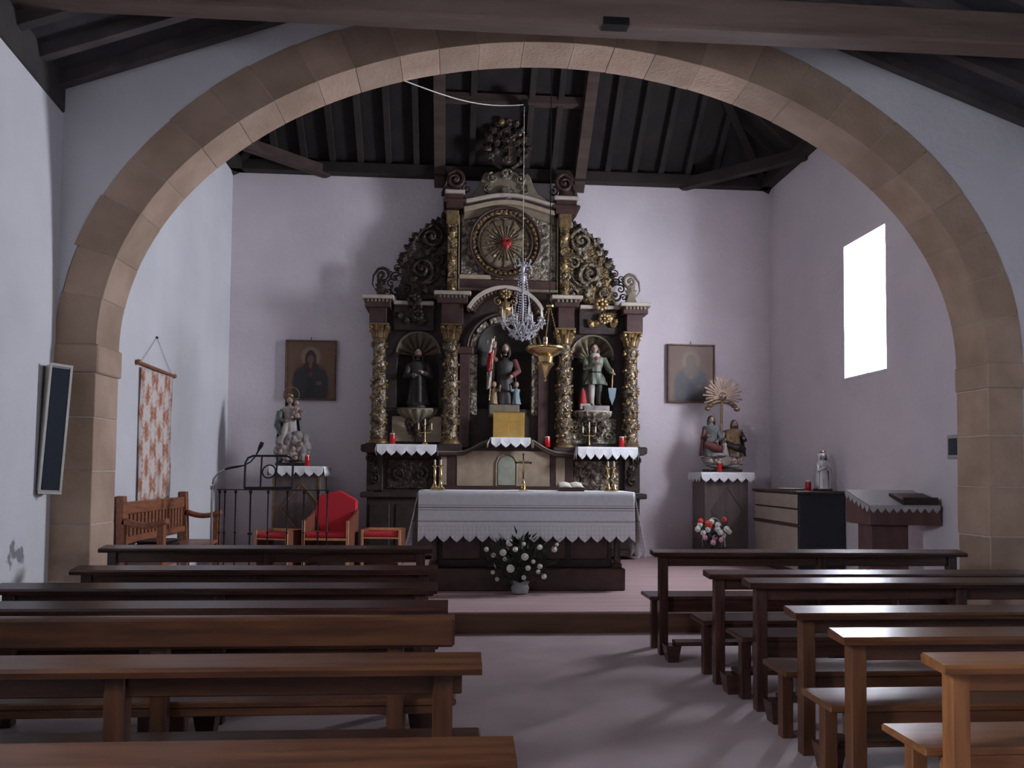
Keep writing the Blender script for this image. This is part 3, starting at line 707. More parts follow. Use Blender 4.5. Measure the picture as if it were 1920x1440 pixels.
stuff(stm.build('stems', 'leaf', t, smooth=True))

# ================================================================ SIDE PEDESTALS WITH STATUES
def pedestal(name, label, x0, x1, y0, y1, z1, dia):
    t = thing(name, ((x0+x1)/2, (y0+y1)/2, STEPZ), label, 'pedestal', 'wooden pedestals beside the altarpiece')
    MB().box(x0, x1, y0, y1, STEPZ+.06, z1-.04).build('body', 'pedwood', t, bev=.006)
    MB().box(x0-.03, x1+.03, y0-.03, y1+.02, STEPZ, STEPZ+.06).build('plinth', 'pedwood', t, bev=.008)
    MB().box(x0-.03, x1+.03, y0-.03, y1+.02, z1-.04, z1).build('top', 'pedwood', t, bev=.008)
    cx, cz, a, b = dia; q = [(cx, cz+b), (cx+a, cz), (cx, cz-b), (cx-a, cz)]
    for i in range(4):
        p0 = Vector((q[i][0], y0-.006, q[i][1])); p1 = Vector((q[(i+1) % 4][0], y0-.006, q[(i+1) % 4][1]))
        MB().bar(p0, p1, .022, .014, (0, 1, 0)).build('diamond_strip', 'gilt' if x0 < 0 else 'pedwood', t, bev=.002)
    for x in (x0+.02, x1-.02): MB().box(x-.012, x+.012, y0-.008, y0, STEPZ+.1, z1-.06).build('edge_strip', 'gilt' if x0 < 0 else 'pedwood', t)
    return t
pedestal('pedestal', 'grey brown pedestal with a gilt diamond, left of the altarpiece', -2.58, -1.90, 11.7, 12.3, 1.535, (-1.99-.17, .93, .30, .36))
pedestal('pedestal', 'grey brown pedestal with a faint diamond, right of the altarpiece', 3.74, 4.41, 11.7, 12.3, 1.50, (4.09, .93, .24, .36))
lace_cloth('lace_cloth', 'white scalloped cloth on the left pedestal under the statue with a ring halo', -2.62, -1.86, 11.64, 12.28, 1.537, .15, 6, group='scalloped white cloths')
lace_cloth('lace_cloth', 'white scalloped cloth on the right pedestal under the group with rays', 3.68, 4.48, 11.64, 12.28, 1.502, .15, 6, group='scalloped white cloths')
def clouds(parent, c, w, h, d, n, seed):
    random.seed(seed); m = MB()
    m.ball((c[0], c[1], c[2]+h*.46), (w*.42, d*.45, h*.46), 14, 9)
    for k in range(n):
        a = random.uniform(0, 2*PI); z = random.uniform(.2, .95); rr = (1-.35*abs(z-.5))
        m.ball((c[0]+math.cos(a)*w*.36*rr, c[1]+math.sin(a)*d*.36*rr, c[2]+h*z*.9), (random.uniform(.10, .17)*w, random.uniform(.10, .17)*w, random.uniform(.12, .2)*h), 9, 7)
    return m.build('cloud_base', 'cloud', parent, smooth=True)
def cherub(parent, c, r):
    m = MB(); m.ball(c, (r*.8, r*.85, r), 10, 8); m.ball((c[0], c[1]-r*.85, c[2]-r*.1), (r*.15, r*.2, r*.2), 6, 4); o = m.build('cherub_head', 'skin', parent, smooth=True)
    MB().ball((c[0], c[1]+r*.2, c[2]+r*.35), (r*.85, r*.85, r*.8), 10, 7).build('hair', 'hairlight', o, smooth=True)
    for s in (-1, 1):
        wg = MB()
        for k in range(4):
            a = .2+.35*k; wg.ball((c[0]+s*r*(1.3+.35*k*.6), c[1]+r*.2, c[2]-r*.4+r*.35*k), (r*.55, r*.16, r*.22), 8, 5)
        wg.build('wing', 'robe_white', o, smooth=True)
# crowned woman with child on clouds
bx = at(546, 872, 11.95); bx.z = 1.545
t = thing('statue', tuple(bx), 'statue of a crowned woman and child on a cloud with a ring halo', 'statue')
MB().box(bx.x-.20, bx.x+.22, bx.y-.15, bx.y+.15, bx.z, bx.z+.045).build('base', 'darkwood', t, bev=.008)
clouds(t, (bx.x+.005, bx.y, bx.z+.045), .56, .46, .38, 46, 5)
fb = bx+Vector((-.03, 0, .37))
m = MB(); robe(m, fb, .58, .30, .24, 9); m.build('robe', 'robe_white', t, smooth=True)
m = MB()
def mant(u, v):
    a = PI*(-.12+1.24*u); z = .02+.82*v; r = .185*(1-.35*v)+.012*math.sin(u*28)*(1-v)
    return (fb.x+math.cos(a)*r, fb.y+.01+math.sin(a)*r*.85, fb.z+.54*z)
m.grid(mant, 30, 10).build('mantle', 'robe_blue', t, smooth=True, solid=.012)
m = MB(); m.tube([fb+Vector((-.13, -.06, .42)), fb+Vector((-.15, -.10, .22)), fb+Vector((-.06, -.15, .05))], [.05, .06, .05], 10); m.build('mantle_fold', 'robe_blue', t, smooth=True)
m = MB(); m.tube([fb+Vector((-.02, -.12, .3)), fb+Vector((-.05, -.15, .12)), fb+Vector((-.09, -.14, -.05))], [.03, .05, .06], 10); m.build('veil_fold', 'robe_white', t, smooth=True)
head(t, fb+Vector((0, -.02, .595)), .062)
arm(t, [fb+Vector((.11, -.02, .44)), fb+Vector((.15, -.10, .32)), fb+Vector((.08, -.17, .33))], .032, 'robe_dark')
arm(t, [fb+Vector((-.11, -.02, .44)), fb+Vector((-.14, -.10, .30)), fb+Vector((-.03, -.16, .28))], .032, 'robe_blue')
ch = fb+Vector((.12, -.13, .33)); m = MB(); robe(m, ch, .18, .10, .09, 6); m.tube([ch+Vector((.03, 0, .12)), ch+Vector((.08, -.03, .09)), ch+Vector((.11, -.05, .09))], [.018, .015, .012], 8)
cho = m.build('child', 'skin', t, smooth=True); 
m = MB(); m.ball(ch+Vector((0, -.005, .215)), (.034, .036, .042), 10, 8); m.build('child_head', 'skin', cho, smooth=True)
m = MB(); m.ball(ch+Vector((0, .01, .228)), (.037, .037, .038), 10, 7); m.build('child_hair', 'hair', cho, smooth=True)
m = MB(); m.lathe([(.045, 0), (.05, .02), (.035, .05), (.01, .06)], fb+Vector((0, 0, .64)), 12); m.build('crown', 'gilt', t, smooth=True)
m = MB(); hc = fb+Vector((0, .06, .68)); m.tube([hc+Vector((math.cos(a)*.115, 0, math.sin(a)*.115)) for a in [2*PI*k/36 for k in range(36)]], .0065, 6, closed=True)
for s in (-1, 1): m.tube([hc+Vector((s*.06, -.03, -.06)), hc+Vector((s*.10, 0, -.055))], .004, 6)
m.build('halo', 'gilt', t, smooth=True)
for dx, dz, r in ((-.12, .16, .045), (.06, .20, .045), (.17, .27, .04), (.10, .07, .04), (-.02, .06, .035)): cherub(t, (bx.x+dx, bx.y-.18, bx.z+.045+dz), r)
# group with rays
bx = at(1354, 877, 11.95); bx.z = 1.512
t = thing('statue_group', tuple(bx), 'statue group of two robed figures under golden rays, on the right pedestal', 'statue')
MB().box(bx.x-.26, bx.x+.26, bx.y-.16, bx.y+.16, bx.z, bx.z+.04).build('base', 'darkwood', t, bev=.008)
clouds(t, (bx.x, bx.y, bx.z+.04), .66, .26, .36, 34, 8)
for dx, dz in ((-.16, .13), (-.05, .10), (.10, .12), (.20, .15)): cherub(t, (bx.x+dx, bx.y-.19, bx.z+.03+dz), .04)
for s, rm, mm, hl in ((-1, 'robe_blue', 'robe_red', True), (1, 'robe_gold', 'robe_dark', True)):
    fb = bx+Vector((s*.18, -.02, .24)); m = MB(); robe(m, fb, .54 if s < 0 else .48, .31, .25, 8); m.build('robe', rm, t, smooth=True)
    hh = .54 if s < 0 else .48
    m = MB()
    m.grid(lambda u, v: (fb.x+math.cos(PI*(-.15+1.3*u))*(.17-.06*v+.01*math.sin(u*26)), fb.y+math.sin(PI*(-.15+1.3*u))*(.15-.05*v), fb.z+hh*(.0+.84*v)), 30, 8).build('mantle', mm, t, smooth=True, solid=.012)
    m = MB(); m.tube([fb+Vector((-.12, -.08, .18)), fb+Vector((0, -.145, .13)), fb+Vector((.12, -.08, .10))], [.05, .065, .05], 10).build('lap_fold', mm, t, smooth=True)
    head(t, fb+Vector((0, -.01, hh+.015)), .055, 'hair' if s < 0 else 'hairlight', beard=s > 0)
    arm(t, [fb+Vector((s*.10, -.01, hh*.76)), fb+Vector((s*.15, -.06, hh*.5)), fb+Vector((s*.10, -.15, hh*.55))], .03, mm)
    arm(t, [fb+Vector((-s*.10, -.01, hh*.76)), fb+Vector((-s*.12, -.08, hh*.5)), fb+Vector((-s*.05, -.16, hh*.42))], .03, rm)
p0 = bx+Vector((0, .02, .26)); m = MB(); m.bar(p0, p0+Vector((-.01, 0, .48)), .035, .03, (1, 0, 0)); m.bar(p0+Vector((-.10, 0, .36)), p0+Vector((.10, 0, .36)), .03, .028)
m.build('cross', 'robe_gold', t, bev=.004)
m = MB(); robe(m, p0+Vector((.02, -.10, -.02)), .22, .12, .1, 7); m.build('small_robe', 'robe_white', t, smooth=True)
head(t, p0+Vector((.02, -.10, .225)), .032, 'hairlight', long_hair=False)
sc_ = at(1355, 743, 12.0)
for k in range(20):
    a = -.35+(PI+.7)*k/19; ln = .31*(1 if k % 2 else .86); d = Vector((math.cos(a), 0, math.sin(a))); u = Vector((-d.z, 0, d.x))
    a0 = sc_+d*.06; a1 = sc_+d*ln
    MB().hexa([a0-u*.008+Vector((0, -.006, 0)), a0+u*.008+Vector((0, -.006, 0)), a0+u*.008+Vector((0, .006, 0)), a0-u*.008+Vector((0, .006, 0)),
               a1-u*.014+Vector((0, -.004, 0)), a1+u*.014+Vector((0, -.004, 0)), a1+u*.014+Vector((0, .004, 0)), a1-u*.014+Vector((0, .004, 0))]).build('ray', 'raywood', t)
m = MB(); m.lathey([(0.0, -.02), (.05, -.015), (.07, .005), (.07, .012)], sc_, 20); m.build('ray_hub', 'raywood', t, smooth=True)
m = MB(); m.ball(sc_+Vector((0, -.035, .0)), (.02, .02, .03), 8, 6); m.ball(sc_+Vector((.002, -.04, .035)), .013, 8, 6)
for s in (-1, 1): m.ball(sc_+Vector((s*.035, -.03, .012)), (.035, .007, .016), 8, 5)
m.build('dove', 'robe_white', t, smooth=True)
m = MB(); rb = sc_+Vector((0, .02, -.09)); 
for s in (-1, 1):
    for k in range(5): m.ball(rb+Vector((s*(.05+.045*k), 0, -.012*k*k*.6+.01)), (.05, .03, .035), 9, 6)
m.build('cloud_canopy', 'raywood', t, smooth=True)
m = MB(); m.tube([sc_+Vector((0, .03, -.04)), p0+Vector((0, .04, .0))], .02, 8); m.build('support', 'gilt', t, smooth=True)

# ================================================================ LEFT SIDE OF THE CHANCEL
# settle against the left wall: back along y, facing +x
sx, sy0, sy1 = -3.40, 8.50, 10.42
t = thing('settle', (-3.15, 9.45, STEPZ), 'chestnut wooden settle with a slatted back against the left wall', 'bench')
Z = STEPZ
for y in (sy0, sy1):
    MB().hexa([(sx, y-.045, Z), (sx+.09, y-.045, Z), (sx+.09, y+.045, Z), (sx, y+.045, Z), (sx-.03, y-.045, 1.20), (sx+.05, y-.045, 1.20), (sx+.05, y+.045, 1.20), (sx-.03, y+.045, 1.20)]).build('back_post', 'settle', t, bev=.006)
    xf = sx+.42
    MB().box(xf-.035, xf+.035, y-.04, y+.04, Z, .94).build('front_post', 'settle', t, bev=.006)
    MB().grid(lambda u, v: (sx+.04+.44*u, y-.045+.09*v, .945-.05*math.sin(u*PI)), 10, 1).build('arm_rest', 'settle', t, smooth=True, solid=.06)
    MB().box(sx+.06, xf-.03, y-.02, y+.02, Z+.22, Z+.30).build('side_rail', 'settle', t, bev=.004)
MB().box(sx-.01, sx+.035, sy0+.045, sy1-.045, 1.005, 1.135).build('top_rail', 'settle', t, bev=.008)
MB().box(sx+.01, sx+.05, sy0+.045, sy1-.045, .70, .775).build('mid_rail', 'settle', t, bev=.006)
for k in range(17):
    y = sy0+.12+(sy1-sy0-.24)*k/16
    MB().box(sx+.005, sx+.03, y-.026, y+.026, .775, 1.005).build('slat', 'settle', t, bev=.003)
MB().box(sx+.03, sx+.46, sy0-.02, sy1+.02, Z+.39, Z+.43).build('seat', 'settle', t, bev=.008)
MB().box(sx+.38, sx+.405, sy0+.04, sy1-.04, Z+.29, Z+.39).build('apron', 'settle', t, bev=.004)
# black bag on the settle
p = Vector((-3.15, 8.88, Z+.43))
t = thing('black_bag', tuple(p), 'black leather case lying on the near end of the settle', 'bag')
MB().box(p.x-.17, p.x+.17, p.y-.2, p.y+.2, p.z, p.z+.10).build('body', 'black', t, bev=.025, smooth=True)
MB().box(p.x-.16, p.x+.16, p.y-.19, p.y+.19, p.z+.10, p.z+.125).build('flap', 'black', t, bev=.012)
MB().tube([p+Vector((-.05, -.2, .06)), p+Vector((-.05, -.25, .09)), p+Vector((.05, -.25, .09)), p+Vector((.05, -.2, .06))], .009, 6).build('handle', 'black', t, smooth=True)
# tapestry
t = thing('tapestry', (XL+.02, 9.62, 1.1), 'narrow floral tapestry hanging from a rod on the left chancel wall', 'tapestry')
def tap_mat():
    m = bpy.data.materials.new('floral_weave'); m.use_nodes = True; nt = m.node_tree; N = nt.nodes; L = nt.links; b = N['Principled BSDF']; b.inputs['Roughness'].default_value = .95
    tc = N.new('ShaderNodeTexCoord'); mp = N.new('ShaderNodeMapping'); L.new(tc.outputs['Object'], mp.inputs[0]); sp = N.new('ShaderNodeSeparateXYZ'); L.new(mp.outputs[0], sp.inputs[0])
    def math_(op, a, b_=None):
        q = N.new('ShaderNodeMath'); q.operation = op
        for i, s in enumerate((a, b_)):
            if s is None: continue
            if isinstance(s, (int, float)): q.inputs[i].default_value = s
            else: L.new(s, q.inputs[i])
        return q.outputs[0]
    # ogee lattice of flower heads
    uy = math_('MULTIPLY', sp.outputs['Y'], 2*PI/.40); uz = math_('MULTIPLY', sp.outputs['Z'], 2*PI/.40)
    wav = math_('ADD', math_('MULTIPLY', math_('COSINE', uy), math_('COSINE', uz)), math_('MULTIPLY', math_('COSINE', math_('MULTIPLY', uy, 3)), .35))
    n = N.new('ShaderNodeTexNoise'); n.inputs['Scale'].default_value = 22; n.inputs['Detail'].default_value = 5; L.new(tc.outputs['Object'], n.inputs['Vector'])
    s = math_('ADD', wav, math_('MULTIPLY', math_('SUBTRACT', n.outputs['Fac'], .5), 3.4))
    r = N.new('ShaderNodeValToRGB'); e = r.color_ramp.elements; e[0].position = .36; e[0].color = (.70, .62, .59, 1); e[1].position = .78; e[1].color = (.42, .16, .09, 1)
    x = e.new(.54); x.color = (.60, .41, .33, 1)
    mr = N.new('ShaderNodeMapRange'); mr.inputs[1].default_value = -1.6; mr.inputs[2].default_value = 1.6; L.new(s, mr.inputs[0]); L.new(mr.outputs[0], r.inputs[0]); L.new(r.outputs[0], b.inputs['Base Color'])
    return m
M['tap'] = tap_mat()
MB().grid(lambda u, v: (XL+.022+.006*math.sin(v*8), 9.02+.98*u, 1.10+1.50*v), 6, 20).build('weaving', 'tap', t, smooth=True, solid=.008)
MB().tube([(XL+.028, 8.94, 2.64), (XL+.028, 10.05, 2.62)], .019, 10).build('rod', 'settle', t, smooth=True)
m = MB(); m.ball((XL+.028, 8.93, 2.64), .032, 10, 8); m.ball((XL+.028, 10.06, 2.62), .028, 10, 8); m.build('rod_knobs', 'settle', t, smooth=True)
m = MB(); m.tube([(XL+.02, 9.03, 2.65), (XL+.012, 9.50, 3.0)], .004, 6); m.tube([(XL+.012, 9.50, 3.0), (XL+.02, 9.97, 2.64)], .004, 6); m.build('hanging_cord', 'cord', t)
MB().ball((XL+.008, 9.50, 3.0), .018, 8, 6).build('nail', 'iron', t)
# iron lectern: railing of balusters with a book rest
LY = 9.75
a, b = at(408, 918, LY), at(618, 918, LY); tz = 1.245
t = thing('iron_lectern', ((a.x+b.x)/2, LY, STEPZ), 'black wrought iron lectern with thin balusters and a ringed book rest', 'lectern')
MB().box(a.x, b.x, LY-.02, LY+.02, tz-.008, tz+.004).build('top_rail', 'iron', t)
MB().box(a.x, b.x, LY-.012, LY+.012, STEPZ+.05, STEPZ+.075).build('bottom_rail', 'iron', t)
for x in (412, 422, 442, 470, 503, 539, 570, 597, 614):
    q = at(x, 918, LY); prof = [(.008, STEPZ+.0), (.008, .55), (.008, .72), (.019, .735), (.008, .75), (.008, tz-.05), (.016, tz-.04), (.016, tz-.01)]
    if x == 470: prof = [(.010, STEPZ), (.010, .70), (.03, .715), (.03, .725), (.010, .74), (.010, tz-.06), (.02, tz-.03), (.02, tz-.01)]
    MB().lathe(prof, (q.x, LY, 0), 8).build('baluster', 'iron', t, smooth=True)
fr = [at(x, y, LY) for x, y in ((458, 915), (453, 868), (457, 858), (466, 854), (530, 854), (539, 858), (544, 868), (547, 915))]
fr = [p+Vector((0, .0+(p.z-1.25)*.55, 0)) for p in fr]
MB().tube(fr, .013, 8).build('book_rest_frame', 'iron', t, smooth=True)
MB().bar(fr[0], fr[-1], .05, .03).build('book_rest_ledge', 'iron', t)
for x0, x1 in ((483, 488), (513, 516)):
    p0 = at(x0, 855, LY); p1 = at(x1, 915, LY); p0.y += (p0.z-1.25)*.55; MB().tube([p0, p1], .011, 8).build('book_rest_bar', 'iron', t, smooth=True)
rc = at(500, 884, LY); MB().tube([rc+Vector((math.cos(k*PI/14)*.077, .55*(rc.z-1.25)+math.sin(k*PI/14)*.077*.5, math.sin(k*PI/14)*.077)) for k in range(28)], .009, 7, closed=True).build('ring', 'iron', t, smooth=True)
# microphone on a stand
p = at(398, 910, LY-.15); t = thing('microphone_stand', (p.x, p.y, STEPZ), 'chrome microphone stand with a gooseneck microphone beside the iron lectern', 'microphone')
MB().tube([(p.x, p.y, STEPZ+.02), (p.x, p.y, p.z)], .014, 10).build('pole', 'steel', t, smooth=True)
MB().lathe([(.14, STEPZ), (.14, STEPZ+.015), (.03, STEPZ+.04)], (p.x, p.y, 0), 24).build('foot', 'iron', t, smooth=True)
MB().lathe([(.02, -.05), (.024, -.045), (.024, -.005), (.016, 0)], (p.x, p.y, p.z), 12).build('clutch', 'steel', t, smooth=True)
P2 = [at(x, y, LY-.15) for x, y in ((398, 908), (400, 898), (408, 888), (424, 879))]; MB().tube(P2, .009, 8).build('neck', 'steel', t, smooth=True)
P3 = [at(x, y, LY-.15) for x, y in ((422, 880), (432, 877), (445, 875), (456, 873), (470, 866), (480, 854), (486, 842))]
MB().tube(P3, [.012, .015, .014, .008, .008, .009, .012], 8).build('gooseneck', 'iron', t, smooth=True)
MB().tube([at(485, 843, LY-.15), at(489, 836, LY-.15), at(492, 829, LY-.15)], [.016, .026, .022], 10).build('microphone_head', 'iron', t, smooth=True)
# red armchair
def stool(label, x, y, rz, w=.46, d=.42):
    t = thing('red_stool', (x, y, STEPZ), label, 'stool', 'red cushioned stools', rz)
    for s in (-1, 1):
        MB().box(s*w/2-.016, s*w/2+.016, -d/2+.02, d/2, 0, .50).build('side_panel', 'chairwood', t, bev=.004, local=True)
        MB().box(s*w/2-.017, s*w/2+.017, -d/2, -d/2+.02, 0, .50).build('front_edge', 'orangewood', t, bev=.003, local=True)
    MB().box(-w/2+.016, w/2-.016, -d/2, -d/2+.02, .375, .395).build('front_rail', 'orangewood', t, local=True)
    MB().box(-w/2+.016, w/2-.016, -d/2+.01, d/2-.01, .395, .455).build('cushion', 'redfab', t, bev=.018, local=True)
    MB().box(-w/2-.016, w/2+.016, d/2-.02, d/2, .46, .50).build('back_rail', 'orangewood', t, bev=.003, local=True)
    MB().box(-w/2+.016, w/2-.016, d/2-.05, d/2-.03, .10, .16).build('stretcher', 'chairwood', t, bev=.003, local=True)
    return t
q = (at(523, 1040, 11.0).x, 11.15)
stool('low stool with a red cushion, left of the red armchair', q[0]-.03, q[1], -.35, .47)
q = at(718, 1040, 11.35)
stool('low stool with a red cushion, next to the altar cloth', q.x, 11.4, -.1, .52)
q = at(618, 1040, 11.15)
t = thing('red_armchair', (q.x, 11.22, STEPZ), 'red upholstered armchair with a seven sided back', 'armchair', None, -.12)
w_, d_ = .60, .56
for s in (-1, 1):
    MB().prismx([(-d_/2+.02, 0), (d_/2, 0), (d_/2, .78), (d_/2-.18, .70), (-d_/2+.02, .62)], s*w_/2-.018, s*w_/2+.018).build('side_panel', 'chairwood', t, bev=.005, local=True)
    MB().box(s*w_/2-.019, s*w_/2+.019, -d_/2, -d_/2+.02, 0, .635).build('front_edge', 'orangewood', t, bev=.003, local=True)
MB().box(-w_/2+.018, w_/2-.018, -d_/2, -d_/2+.02, .37, .40).build('front_rail', 'orangewood', t, local=True)
MB().box(-w_/2+.02, w_/2-.02, -d_/2+.01, d_/2-.10, .40, .47).build('seat_cushion', 'redfab', t, bev=.02, local=True)
hp = [(-.20, .44), (.20, .44), (.30, .72), (.30, .93), (.05, 1.06), (-.26, .98), (-.30, .72)]
o = MB().prism(hp, .13, .23).build('back_cushion', 'redfab', t, bev=.022, local=True); o.rotation_euler.x = -.12
MB().box(-w_/2+.02, w_/2-.02, d_/2-.04, d_/2-.02, .08, .60).build('back_board', 'chairwood', t, local=True)

# ================================================================ RIGHT SIDE OF THE CHANCEL
dx0, dx1, dy0, dy1, dz1 = 4.42, 5.05, 10.0, 11.5, 1.27
t = thing('dresser', ((dx0+dx1)/2, (dy0+dy1)/2, STEPZ), 'dark dresser with beige drawers against the right chancel wall', 'cabinet')
MB().box(dx0+.02, dx1, dy0, dy1, STEPZ+.06, dz1-.035).build('body', 'navy', t, bev=.004)
MB().box(dx0-.02, dx1, dy0-.02, dy1+.02, dz1-.035, dz1).build('top', 'dresserwood', t, bev=.006)
MB().box(dx0+.05, dx1, dy0+.03, dy1-.03, STEPZ, STEPZ+.06).build('plinth', 'dresserwood', t)
for z0, z1 in ((1.045, 1.225), (.845, 1.025)):
    MB().box(dx0, dx0+.02, dy0+.03, dy1-.03, z0, z1).build('drawer', 'drawer', t, bev=.006)
for y0, y1 in ((dy0+.03, (dy0+dy1)/2-.01), ((dy0+dy1)/2+.01, dy1-.03)):
    MB().box(dx0, dx0+.02, y0, y1, STEPZ+.08, .80).build('door', 'drawer', t, bev=.006)
MB().box(dx0-.004, dx0+.02, dy0, dy1, .805, .84).build('rail', 'dresserwood', t)
p = Vector((4.62, 10.65, dz1))
t = thing('tray', tuple(p), 'pale oval tray lying on the dresser top', 'tray')
MB().lathe([(.05, 0), (.14, .006), (.17, .02), (.165, .024), (.13, .010), (.0, .010)], p, 28, 1, 1.6).build('dish', 'paper', t, smooth=True)
votive('red votive candle on the dresser beside the silver statuette', (4.66, 10.22, dz1), .038, .135)
p = Vector((4.80, 10.10, dz1)); t = thing('statuette', tuple(p), 'silver grey veiled statuette with joined hands and crown on the dresser', 'statue')
MB().box(p.x-.10, p.x+.10, p.y-.08, p.y+.08, p.z, p.z+.03).build('base', 'darkwood', t, bev=.008)
m = MB(); robe(m, p+Vector((0, 0, .03)), .43, .19, .16, 9, amp=.07); m.build('robe', 'silver', t, smooth=True)
m = MB(); m.grid(lambda u, v: (p.x+math.cos(PI*(-.25+1.5*u))*(.098-.04*v*v), p.y+math.sin(PI*(-.25+1.5*u))*(.085-.03*v*v)+.005, p.z+.035+.45*v), 26, 10).build('veil', 'silver', t, smooth=True, solid=.008)
head(t, p+Vector((0, -.015, .455)), .042, 'silver', 'silver', False)
for s in (-1, 1): arm(t, [p+Vector((s*.07, 0, .36)), p+Vector((s*.08, -.05, .26)), p+Vector((s*.01, -.09, .31))], .02, 'silver', 'silver')
MB().lathe([(.028, 0), (.034, .025), (.03, .03), (.012, .02)], p+Vector((0, 0, .49)), 12).build('crown', 'brass', t, smooth=True)
# sloping desk behind the right pier
ex0, ex1, ey0, ey1 = 4.26, 5.02, 7.92, 8.42
t = thing('sloping_desk', ((ex0+ex1)/2, 8.17, STEPZ), 'red brown desk with a sloping top on a panel leg, beside the right pier', 'desk')
MB().prismx([(ey0, .97), (ey1, .97), (ey1, 1.315), (ey0, 1.165)], ex0, ex1).build('desk_box', 'deskwood', t, bev=.006)
MB().box(4.33, 4.73, 8.02, 8.30, STEPZ+.05, .97).build('leg', 'deskwood', t, bev=.006)
MB().box(4.27, 4.80, 7.95, 8.38, STEPZ, STEPZ+.05).build('foot', 'deskwood', t, bev=.006)
t = thing('desk_cloth', ((ex0+ex1)/2, 8.17, 1.25), 'white lace runner over the sloping desk', 'cloth')
sl = (1.315-1.165)/(ey1-ey0)
MB().grid(lambda u, v: (ex0-.006+(ex1-ex0)*u, ey0-.006+(ey1-ey0)*v, 1.165+sl*(ey1-ey0)*v+.006), 12, 6).build('cloth_top', 'desklace', t, solid=.003)
MB().grid(lambda u, v: (ex0-.006+(ex1-ex0)*u, ey0-.009, 1.169-(.075-scal(u*9, .04))*v), 90, 4).build('front_drop', 'desklace', t, smooth=True, solid=.003)
MB().grid(lambda u, v: (ex0-.009-.004*v, ey0-.006+(ey1-ey0)*u, 1.169+sl*(ey1-ey0)*u-(.085-scal(u*6, .045))*v), 60, 4).build('side_drop', 'desklace', t, smooth=True, solid=.003)
# low dark bookrest lying on the desk front
p = Vector((4.81, 8.06, 1.22)); t = thing('book_rest', tuple(p), 'small dark book rest lying on the sloping desk', 'book rest')
dz_ = lambda y: 1.165+sl*(y-ey0)+.010
MB().hexa([(4.62, 7.94, dz_(7.94)), (5.0, 7.94, dz_(7.94)), (5.0, 8.20, dz_(8.20)), (4.62, 8.20, dz_(8.20)), (4.62, 7.94, dz_(7.94)+.05), (5.0, 7.94, dz_(7.94)+.05), (5.0, 8.20, dz_(8.20)+.035), (4.62, 8.20, dz_(8.20)+.035)]).build('rest', 'darkwood', t, bev=.005)
MB().box(4.62, 5.0, 7.925, 7.94, dz_(7.94)-.002, dz_(7.94)+.075).build('ledge', 'darkwood', t, bev=.004)
# framed switch box on the right wall
q = (7.69, 1.776); t = thing('switch_box', (XR, q[0], q[1]), 'small blue panel in a grey frame on the wall by the right pier', 'switch box')
MB().box(XR-.035, XR, q[0]-.14, q[0]+.14, q[1]-.12, q[1]+.12).build('housing', 'greybox', t, bev=.006)
MB().box(XR-.04, XR-.03, q[0]-.11, q[0]+.11, q[1]-.085, q[1]+.085).build('panel', 'bluebox', t, bev=.003)
# flower basket before the right pedestal
p = at(1338, 1010, 11.45); p.z = STEPZ
t = thing('flower_basket', tuple(p), 'red, white and pink flowers in a pot before the right pedestal', 'flowers')
MB().lathe([(.10, 0), (.13, .02), (.16, .20), (.17, .22), (.15, .21)], p, 20).build('pot', 'redbrown', t, smooth=True)
random.seed(21); m = MB(); top = p+Vector((0, 0, .22))
for k in range(120):
    a = random.uniform(0, 2*PI); rr = random.uniform(.05, .26); q = top+Vector((math.cos(a)*rr, math.sin(a)*rr*.7, random.uniform(.0, .34)))
    leaf(m, q, (q-top)+Vector((0, 0, .1)), random.uniform(.07, .12), random.uniform(.03, .05))
stuff(m.build('foliage', 'leaf', t))
cols = ['petal', 'petalred', 'petalpink', 'petal', 'petalred', 'petal', 'petalpink', 'petal']
k = 0
for x, y in ((1313, 977), (1326, 981), (1334, 978), (1345, 984), (1358, 974), (1308, 992), (1327, 993), (1340, 1008), (1350, 998), (1362, 992), (1367, 997), (1322, 1008), (1337, 1017), (1352, 1012), (1318, 999), (1356, 1004), (1330, 985), (1345, 992), (1312, 984)):
    r_ = .036+.012*random.random(); mt = 'petalred' if (x, y) in ((1313, 977), (1326, 981), (1330, 985), (1358, 974)) else ('petalpink' if y > 1006 else 'petal')
    blossom(t, at(x, y, 11.28+random.uniform(-.05, .05)), r_, mt, 7); k += 1
m = MB(); ha = [p+Vector((math.cos(PI*k/14)*.17, 0, .25+math.sin(PI*k/14)*.42)) for k in range(15)]; m.tube(ha, .006, 6).build('handle', 'cord', t, smooth=True)

# votive candles on the side pedestals
votive('red votive candle on the left pedestal beside the cloud statue', (at(576, 870, 11.75).x, 11.75, 1.541), .036, .165)
votive('red votive candle on the right pedestal before the statue group', (at(1349, 876, 11.685).x, 11.685, 1.506), .036, .155)

